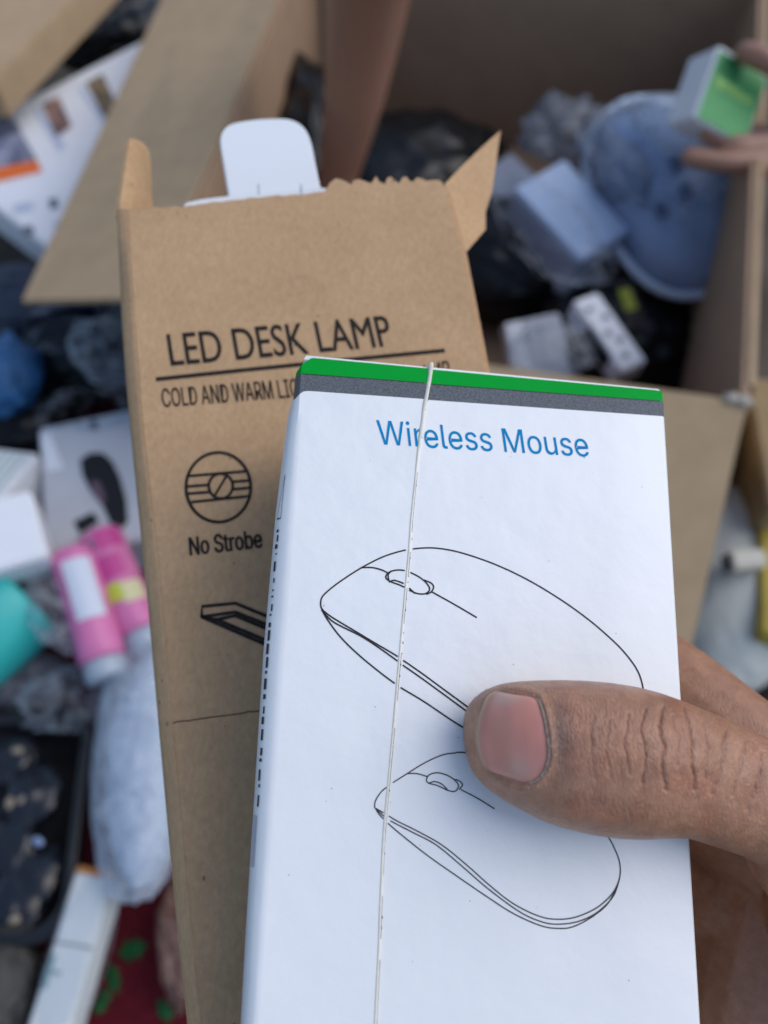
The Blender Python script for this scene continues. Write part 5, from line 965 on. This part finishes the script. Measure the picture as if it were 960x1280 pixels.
mline('mouse_drawing', [(402, 762), (410, 776), (425, 796), (445, 816), (470, 837), (497, 857), (530, 877), (575, 907), (610, 925)], big, black_print)
mline('mouse_drawing', [(468, 1010), (469, 1001), (476, 990), (483, 984), (487, 981), (509, 967), (530, 954), (552, 944), (567, 941.5), (582, 941), (640, 950), (720, 1000), (757, 1042), (770, 1065), (775, 1082), (774, 1099), (766, 1116), (751, 1131), (736, 1140), (717, 1147), (699, 1149), (680, 1147), (657, 1138), (635, 1125), (609, 1104), (582, 1080), (552, 1056), (522, 1039), (496, 1026), (483, 1018), (469, 1010)], small, thin_print)
mline('mouse_drawing', [(774, 1100), (766, 1121), (747, 1140), (725, 1151), (702, 1155), (680, 1153), (650, 1140), (609, 1110), (579, 1084), (545, 1056), (515, 1040), (485, 1024), (469, 1010)], small, thin_print)
mline('mouse_drawing', [(772, 1106), (760, 1129), (740, 1146), (717, 1158), (699, 1160.5), (676, 1157), (642, 1142), (609, 1121), (571, 1095), (534, 1069), (500, 1042), (485, 1029), (474, 1018), (469, 1010)], small, thin_print)
mline('mouse_drawing', [(509, 967), (521, 967), (535, 971)], small, thin_print)
mline('mouse_drawing', [(533, 975), (536, 969), (545, 966), (556, 968), (567, 974), (573, 982), (569, 989), (560, 988), (547, 982), (536, 979)], small, thin_print, True)
mline('mouse_drawing', [(536, 979), (543, 977), (552, 980), (560, 988)], small, thin_print)
mline('mouse_drawing', [(569, 974), (575, 977), (578, 981), (574, 987)], small, thin_print)
mline('mouse_drawing', [(576, 987), (597, 998), (618, 1011)], small, thin_print)
# barcode and small print on the left side
def side_pt(vv, s, off=.00012):
    b = bulge(vv); uu, zz = flank(b, s); u2, z2 = flank(b, min(1, s + .02)); du, dz = u2 - uu, z2 - zz; l_ = math.hypot(du, dz)
    return TL + E1 * (uu - off * dz / l_) + E2 * vv - MN * (zz + off * du / l_)
vv = uv(350, 660)[1]; v_end = uv(320, 1010)[1]
while vv < v_end:
    hgt = rr.choice((.0003, .0005, .0008, .0012, .0018)); s0 = .45 + rr.uniform(0, .03); s1 = .58 + rr.uniform(-.06, .02)
    q = [side_pt(vv, s0), side_pt(vv, s1), side_pt(vv + hgt, s1), side_pt(vv + hgt, s0)]
    mesh_obj('barcode_bar', q, [[0, 1, 2, 3]], thin_print, mouse_box)
    vv += hgt + rr.choice((.0005, .0008, .0012))
v0 = uv(350, 590)[1]; v1 = uv(346, 645)[1]
for a, b in (((v0, .40), (v1, .40)), ((v0, .40), (v1, .62)), ((v1, .40), (v1, .62))):
    q = [side_pt(a[0], a[1]), side_pt(a[0] + .0002, a[1] + .02), side_pt(b[0] + .0002, b[1] + .02), side_pt(b[0], b[1])]
    mesh_obj('printed_triangle', q, [[0, 1, 2, 3]], thin_print, mouse_box)
vg0, vg1 = uv(322, 1020)[1], uv(316, 1085)[1]
mesh_obj('grey_print_block', [side_pt(vg0, .5), side_pt(vg0, .8), side_pt(vg1, .8), side_pt(vg1, .5)], [[0, 1, 2, 3]], mat('pale_grey_ink', (.50, .50, .54), .5, .4), mouse_box)

# ------------------------------------------------------------------ the hand holding both boxes
st = [(578.5, 896, 922), (581, 889, 938), (586, 881, 956), (594, 872, 970), (604, 865, 980.5), (616, 859.5, 990), (630, 855.5, 999), (650, 853, 1009.5), (675, 852, 1022), (702, 851.5, 1031), (735, 852.5, 1038.5),
      (768, 855, 1043), (800, 860, 1044), (828, 867, 1042.5), (856, 877, 1043.5), (875, 885, 1050), (900, 895, 1058), (925, 906, 1067), (958, 921, 1086), (995, 940, 1108), (1040, 966, 1150), (1085, 1000, 1195)]
V = []; Fc = []; seg = 28
for i, (x, yt, yb) in enumerate(st):
    cy = (yt + yb) / 2; plz = to_px(MP.hit(min(x, 870), cy))[2]
    a = (yb - yt) / 2
    rb_px = a * .80
    zc = plz - .0004
    if x > 868: zc = plz + (x - 868) * .00006
    rm = a * zc / F; bd = rm * (.80 if x > 640 else .62 + .18 * max(0, (x - 578)) / 62)
    zc = zc - bd
    c = Cw(x, cy, zc); axv = UP * (a * zc / F)
    tilt = .10
    for k in range(seg):
        an = 2 * math.pi * k / seg
        cs, sn = math.cos(an), math.sin(an)
        cs2 = math.copysign(abs(cs) ** .9, cs); sn2 = math.copysign(abs(sn) ** .9, sn)
        V.append(c + axv * cs2 + FW * (bd * sn2))
for i in range(len(st) - 1):
    for k in range(seg): Fc.append([i * seg + k, i * seg + (k + 1) % seg, (i + 1) * seg + (k + 1) % seg, (i + 1) * seg + k])
Fc.append(list(range(seg))[::-1]); Fc.append(list(range((len(st) - 1) * seg, len(st) * seg)))
parts = [(V, Fc)]
parts += [ch((1040, 1058, .152, 15), (1130, 1140, .165, 20), (1210, 1300, .185, 25), (1300, 1480, .20, 26)),          # thumb base, wrist
          ch((1130, 1105, .178, 15), (1010, 996, .178, 11.5), (930, 931, .180, 10.5), (822, 838, .1945, 9.3), (735, 792, .214, 8.5), (640, 800, .236, 7.8), (560, 828, .240, 6.6)),   # index
          ch((1060, 1140, .196, 16), (935, 1045, .2, 11.5), (815, 970, .2195, 9.5), (690, 940, .232, 8.6), (590, 945, .234, 7.6), (520, 960, .234, 6.5)),
          ch((1070, 1220, .198, 15), (930, 1145, .202, 11.5), (815, 1085, .217, 9), (700, 1065, .226, 8.2), (610, 1072, .226, 7.2), (545, 1086, .226, 6.2)),
          ch((1080, 1300, .194, 14), (950, 1250, .197, 10.5), (845, 1212, .21, 8), (750, 1195, .215, 7), (670, 1198, .214, 6.2), (615, 1206, .214, 5.4)),
          ch((960, 1100, .202, 13), (930, 1230, .2, 13), (930, 1340, .198, 14), (1020, 1420, .195, 16)),
          ch((1000, 1080, .196, 14), (1020, 1200, .198, 16), (1090, 1320, .194, 16)),
          ch((1090, 1090, .168, 15), (1040, 1150, .190, 15), (1100, 1260, .188, 18)),
          ch((1010, 1010, .166, 9), (1040, 1040, .170, 11))]
hand = organic('hand', parts, .00060, 4, skin)
tag(hand, 'bare tan hand pressing its thumb on the white mouse box', 'hand')
# wrinkles, nail bed and pigment, written on the skin itself
bm = bmesh.new(); bm.from_mesh(hand.data)
def on_thumb(p):
    x, y, z = to_px(p); return 570 < x < 975 and 840 < y < 1100 and z < .158
sel = [f for f in bm.faces if f.normal.dot(FW) < .1 and on_thumb(f.calc_center_median())]
for _ in range(2):
    ed = {e for f in sel for e in f.edges}; r_ = bmesh.ops.subdivide_edges(bm, edges=list(ed), cuts=1, use_grid_fill=True)
    sel = [f for f in bm.faces if f.normal.dot(FW) < .1 and len(f.verts) == 4 and f.calc_area() < (.2e-6 if _ == 0 else .04e-6) and on_thumb(f.calc_center_median())]
bmesh.ops.triangulate(bm, faces=[f for f in bm.faces if len(f.verts) > 4])
vs = list({v_ for f in sel for v_ in f.verts})
for _ in range(4): bmesh.ops.smooth_vert(bm, verts=vs, factor=.5, use_axis_x=True, use_axis_y=True, use_axis_z=True)
bm.to_mesh(hand.data); bm.free(); hand.data.polygons.foreach_set('use_smooth', [True] * len(hand.data.polygons)); hand.data.update()
me = hand.data; n = len(me.vertices)
co = np.empty(n * 3); me.vertices.foreach_get('co', co); co = co.reshape(-1, 3)
no = np.empty(n * 3); me.vertices.foreach_get('normal', no); no = no.reshape(-1, 3)
rel = co - np.array(CL); zc = rel @ np.array(FW); px = 480 + F * (rel @ np.array(RT)) / zc; py = 640 - F * (rel @ np.array(UP)) / zc
facing = np.clip(-(no @ np.array(FW)), 0, 1)
thumbmask = ((zc < np.interp(px, [570, 880, 960, 1100], [.150, .152, .160, .172])) & (px < 1060)).astype(float) * np.clip(facing * 1.6, 0, 1)
def seg_dist(pts_):
    d = np.full(n, 1e9)
    for (ax_, ay), (bx, by) in zip(pts_, pts_[1:]):
        vx, vy = bx - ax_, by - ay; L2 = vx * vx + vy * vy
        t = np.clip(((px - ax_) * vx + (py - ay) * vy) / L2, 0, 1)
        d = np.minimum(d, np.hypot(px - ax_ - t * vx, py - ay - t * vy))
    return d
creases = [([(829, 884), (823, 908), (827, 934), (826, 958), (831, 986)], 2.3, .00025), ([(853, 884), (859, 905), (864, 930), (863, 955), (868, 986)], 2.3, .00024),
           ([(838, 896), (845, 925), (843, 955)], 1.6, .00014), ([(908, 914), (903, 940), (900, 968), (890, 992)], 2.4, .00022),
           ([(806, 886), (801, 915), (807, 945), (803, 978)], 1.8, .00016), ([(784, 893), (780, 930), (787, 968)], 1.7, .00011),
           ([(878, 902), (884, 935), (880, 972)], 1.8, .00014), ([(762, 900), (757, 940), (764, 972)], 1.6, .00009), ([(932, 926), (926, 960), (914, 994)], 2.2, .00015),
           ([(953, 940), (946, 985), (934, 1012)], 2.2, .00015), ([(742, 896), (738, 935), (745, 975)], 1.6, .00006)]
r5 = random.Random(5)
for k in range(46):
    x_ = r5.uniform(715, 962); y_ = r5.uniform(866, 1030); l_ = r5.uniform(8, 30)
    creases.append(([(x_, y_), (x_ + r5.uniform(-3, 3), y_ + l_ * .5), (x_ + r5.uniform(-5, 7), y_ + l_)], r5.uniform(1.0, 1.7), r5.uniform(.00002, .00006)))
disp = np.zeros(n); dark = np.zeros(n)
act = np.nonzero(thumbmask > 0)[0]
def fld(fx, fy, sd):
    o_ = np.zeros(n); o_[act] = [noise.noise(Vector((a * fx, b * fy, sd))) for a, b in zip(px[act], py[act])]; return o_
wob = fld(.05, .05, 0) * 3.0 + fld(.16, .12, 1) * 1.3
px_s, py_s = px.copy(), py.copy(); px = px + wob
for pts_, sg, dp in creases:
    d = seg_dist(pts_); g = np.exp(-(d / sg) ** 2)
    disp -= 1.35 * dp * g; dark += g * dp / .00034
    disp += dp * .22 * np.exp(-((d - 6) / 4) ** 2)
px, py = px_s, py_s
# fine furrows across the thumb, strongest over the joint, and a leathery relief between them
joint = .25 + .75 * np.exp(-((px - 840) / 75) ** 2); warp = fld(.03, .03, 11) * 9
fur = np.zeros(n); fur[act] = [1 - abs(noise.noise(Vector(((a + w_) * .17, b * .028, 21)))) * 2.6 for a, b, w_ in zip(px[act], py[act], warp[act])]
disp -= .00004 * np.clip(fur, 0, 1) ** 3 * joint * (px > 700)
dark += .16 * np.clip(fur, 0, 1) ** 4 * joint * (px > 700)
fur2 = np.zeros(n); fur2[act] = [1 - abs(noise.noise(Vector(((a * .8 + b * .6) * .22, (b * .8 - a * .6) * .09, 31)))) * 2.6 for a, b in zip(px[act], py[act])]
disp -= .000026 * np.clip(fur2, 0, 1) ** 3
disp += .00003 * fld(.35, .3, 41)
# joint swelling
disp += .0006 * np.exp(-((px - 842) / 40) ** 2 - ((py - 945) / 55) ** 2)
# nail region
free = [(623, 861), (611, 872), (603, 889), (598, 906), (596.5, 922), (600, 940), (606, 956), (614, 967)]
cut = [(662, 868), (672, 873), (679, 890), (684, 917), (686.5, 944), (680, 966), (668, 978), (652, 981)]
nail_poly = free + [(628, 974)] + cut[::-1]
pin = np.zeros(n, bool)
pp = nail_poly
for (x1_, y1_), (x2_, y2_) in zip(pp, pp[1:] + pp[:1]):
    c_ = ((y1_ > py) != (y2_ > py)); xi = (x2_ - x1_) * (py - y1_) / ((y2_ - y1_) if y2_ != y1_ else 1e-9) + x1_
    pin ^= c_ & (px < xi)
dn_ = seg_dist(pp + [pp[0]]); sdn = np.where(pin, -dn_, dn_)
fold = np.where(px > 640, 1.0, np.clip((px - 596) / 44, 0, 1) * .8)
disp += np.where(pin, -.00045 * np.clip(dn_ / 5, 0, 1), .00042 * np.exp(-((dn_ - 5) / 5) ** 2) * fold - .0002 * np.exp(-(dn_ / 2.0) ** 2))
base_co = co.copy()
co2 = co + no * (disp * thumbmask)[:, None]
me.vertices.foreach_set('co', co2.ravel()); me.update()
pig = np.ones((n, 4))
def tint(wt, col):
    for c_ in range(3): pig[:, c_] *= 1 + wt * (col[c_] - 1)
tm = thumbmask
tint(np.clip(dark, 0, 1) * tm * .42, (.48, .40, .40))  # skin colour darkened along the creases and furrows
mot = fld(.022, .022, 5) + .6 * fld(.07, .05, 8)
red = fld(.03, .028, 15)
tint(np.clip(red * 1.6, 0, 1) * .5, (1.12, .90, .86))
tint(np.clip(mot * 1.1, 0, 1) * .6, (.66, .60, .58)); tint(np.clip(-mot, 0, 1) * .4, (1.25, 1.3, 1.35))
tint(np.exp(-((px - 702) / 15) ** 2 - ((py - 925) / 45) ** 2) * tm * .9, (.56, .62, .76))       # bruised skin behind the nail
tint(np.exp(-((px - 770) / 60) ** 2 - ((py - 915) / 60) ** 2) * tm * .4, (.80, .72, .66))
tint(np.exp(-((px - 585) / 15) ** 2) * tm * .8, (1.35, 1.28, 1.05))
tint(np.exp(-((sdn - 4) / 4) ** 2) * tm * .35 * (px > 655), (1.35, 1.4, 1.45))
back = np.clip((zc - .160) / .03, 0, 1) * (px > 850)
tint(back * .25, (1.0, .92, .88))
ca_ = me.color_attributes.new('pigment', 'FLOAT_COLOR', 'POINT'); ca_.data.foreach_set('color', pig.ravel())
# nail plate
me.calc_loop_triangles()
tris = np.empty(len(me.loop_triangles) * 3, dtype=np.int32); me.loop_triangles.foreach_get('vertices', tris); tris = tris.reshape(-1, 3)
cen = px[tris].mean(1); ceny = py[tris].mean(1)
sel = tris[(cen > 560) & (cen < 730) & (ceny > 830) & (ceny < 1010)]
bvh = BVHTree.FromPolygons([Vector(c) for c in base_co], [list(map(int, t)) for t in sel])
fc = catmull(free, 4); cc_ = catmull(cut, 4); NM = 29
def resample(P, m):
    d = [0]
    for a, b in zip(P, P[1:]): d.append(d[-1] + (b - a).length)
    out = []
    for k in range(m):
        s = d[-1] * k / (m - 1); i = max(j for j in range(len(d)) if d[j] <= s + 1e-9); i = min(i, len(P) - 2)
        t = (s - d[i]) / max(d[i + 1] - d[i], 1e-9); out.append(P[i].lerp(P[i + 1], t))
    return out
fc, cc_ = resample(fc, NM), resample(cc_, NM); NS = 20
V = []; Fc = []; NPX = []
for j in range(NM):
    for i in range(NS):
        s = i / (NS - 1); q = fc[j].lerp(cc_[j], s); NPX.append((q.x, q.y, s, j / (NM - 1)))
        h = bvh.ray_cast(CL, ray(q.x, q.y).normalized())
        P = h[0] if h[0] else Cw(q.x, q.y, .13); nm = h[1] if h[0] else -FW
        if nm.dot(FW) > 0: nm = -nm
        e = min(1, (j if j < NM / 2 else NM - 1 - j) / 3.0)
        lift = -.00035 + .00042 * e + (.00018 * (1 - s) ** 4) - .00028 * max(0, s - .88) / .12
        V.append(P + nm * lift)
for j in range(NM - 1):
    for i in range(NS - 1): a = j * NS + i; Fc.append([a, a + 1, a + NS + 1, a + NS])
nail_m = bpy.data.materials.new('nail_plate'); nail_m.use_nodes = True
nb_ = nail_m.node_tree.nodes['Principled BSDF']; nb_.inputs['Roughness'].default_value = .32; nb_.inputs['Specular IOR Level'].default_value = .5
nb_.inputs['Subsurface Weight'].default_value = .1; nb_.inputs['Subsurface Scale'].default_value = .001
at = nail_m.node_tree.nodes.new('ShaderNodeAttribute'); at.attribute_name = 'pigment'
nail_m.node_tree.links.new(at.outputs['Color'], nb_.inputs['Base Color'])
wv = nail_m.node_tree.nodes.new('ShaderNodeTexNoise'); wv.inputs['Scale'].default_value = 700; wv.inputs['Detail'].default_value = 3
tcn_ = nail_m.node_tree.nodes.new('ShaderNodeTexCoord'); mpn = nail_m.node_tree.nodes.new('ShaderNodeMapping'); mpn.inputs['Scale'].default_value = (.15, 1.6, 1.6)
nail_m.node_tree.links.new(tcn_.outputs['Object'], mpn.inputs[0]); nail_m.node_tree.links.new(mpn.outputs[0], wv.inputs['Vector'])
bp = nail_m.node_tree.nodes.new('ShaderNodeBump'); bp.inputs['Strength'].default_value = .25; bp.inputs['Distance'].default_value = .0001
nail_m.node_tree.links.new(wv.outputs['Fac'], bp.inputs['Height']); nail_m.node_tree.links.new(bp.outputs[0], nb_.inputs['Normal'])
nail = mesh_obj('thumbnail', V, Fc, nail_m, hand, smooth=True)
if sum(p.normal.dot(FW) for p in nail.data.polygons) > 0: nail.data.flip_normals()
colr = []
for (x, y, s, t) in NPX:
    b = np.array((.66, .27, .20))
    b = b * (1 + .10 * noise.noise(Vector((x * .05, y * .03, 4))))
    b = b + (np.array((.52, .36, .30)) - b) * math.exp(-((x - 648) / 16) ** 2 - ((y - 962) / 16) ** 2) * .6
    b = b + (np.array((.55, .40, .33)) - b) * math.exp(-((x - 630) / 22) ** 2 - ((y - 872) / 10) ** 2) * .7
    b = b + (np.array((.36, .18, .18)) - b) * math.exp(-((x - 676) / 9) ** 2) * .25
    b = b + (np.array((.40, .16, .11)) - b) * math.exp(-((s - .06) / .06) ** 2) * .5
    if s < .035: b = np.array((.56, .42, .29))
    colr += [*b, 1]
ca2 = nail.data.color_attributes.new('pigment', 'FLOAT_COLOR', 'POINT'); ca2.data.foreach_set('color', colr)
# pale free edge of the nail and dry skin round the cuticle
dry = mat('dry_skin', (.48, .37, .28), .85, .2, var=.25, vscale=1500)
fe = [V[j * NS] + (CL - V[j * NS]).normalized() * .00008 for j in range(NM)]
tube('nail_edge', fe, [.00010 * (1 + .7 * noise.noise(Vector((j * .6, 2, 3)))) * (1 if 1 < j < NM - 2 else .6) for j in range(NM)], mat('nail_rim', (.50, .36, .24), .5, .4), nail, seg=6)
ce = []; cr_ = []
for j in range(NM):
    ce.append(V[j * NS + NS - 1] + (CL - V[j * NS + NS - 1]).normalized() * (.00030 + .00006 * noise.noise(Vector((j * .9, 1, 1)))))
    cr_.append(.00016 * (1 + 1.1 * noise.noise(Vector((j * .8, 5, 3)))) * (.5 if j < 2 or j > NM - 3 else 1))
tube('cuticle', ce, cr_, dry, nail, seg=6)
cbv = BVHTree.FromPolygons([Vector(c) for c in co2], [list(map(int, t)) for t in sel])
fl = []; ff = []
for i in range(46):
    if i < 34: q = cc_[rr.randrange(0, NM)]; x, y = q.x + rr.uniform(-3, 9), q.y + rr.uniform(-4, 4)
    else: x, y = rr.uniform(600, 720), rr.uniform(858, 880)
    h = cbv.ray_cast(CL, ray(x, y).normalized())
    if not h[0]: continue
    c_ = h[0] - ray(x, y).normalized() * .00006; s_ = rr.uniform(.00006, .00020); an = rr.uniform(0, 6)
    a_, b_ = RT * math.cos(an) + UP * math.sin(an), UP * math.cos(an) - RT * math.sin(an); k = len(fl)
    fl += [c_ - a_ * s_ * 1.6, c_ - b_ * s_ * .5, c_ + a_ * s_ * 1.3, c_ + b_ * s_ * .7]; ff.append([k, k + 1, k + 2, k + 3])
fk = mesh_obj('dry_skin_flakes', fl, ff, dry, hand); fk['kind'] = 'stuff'
print('hand verts', n, 'W', W)
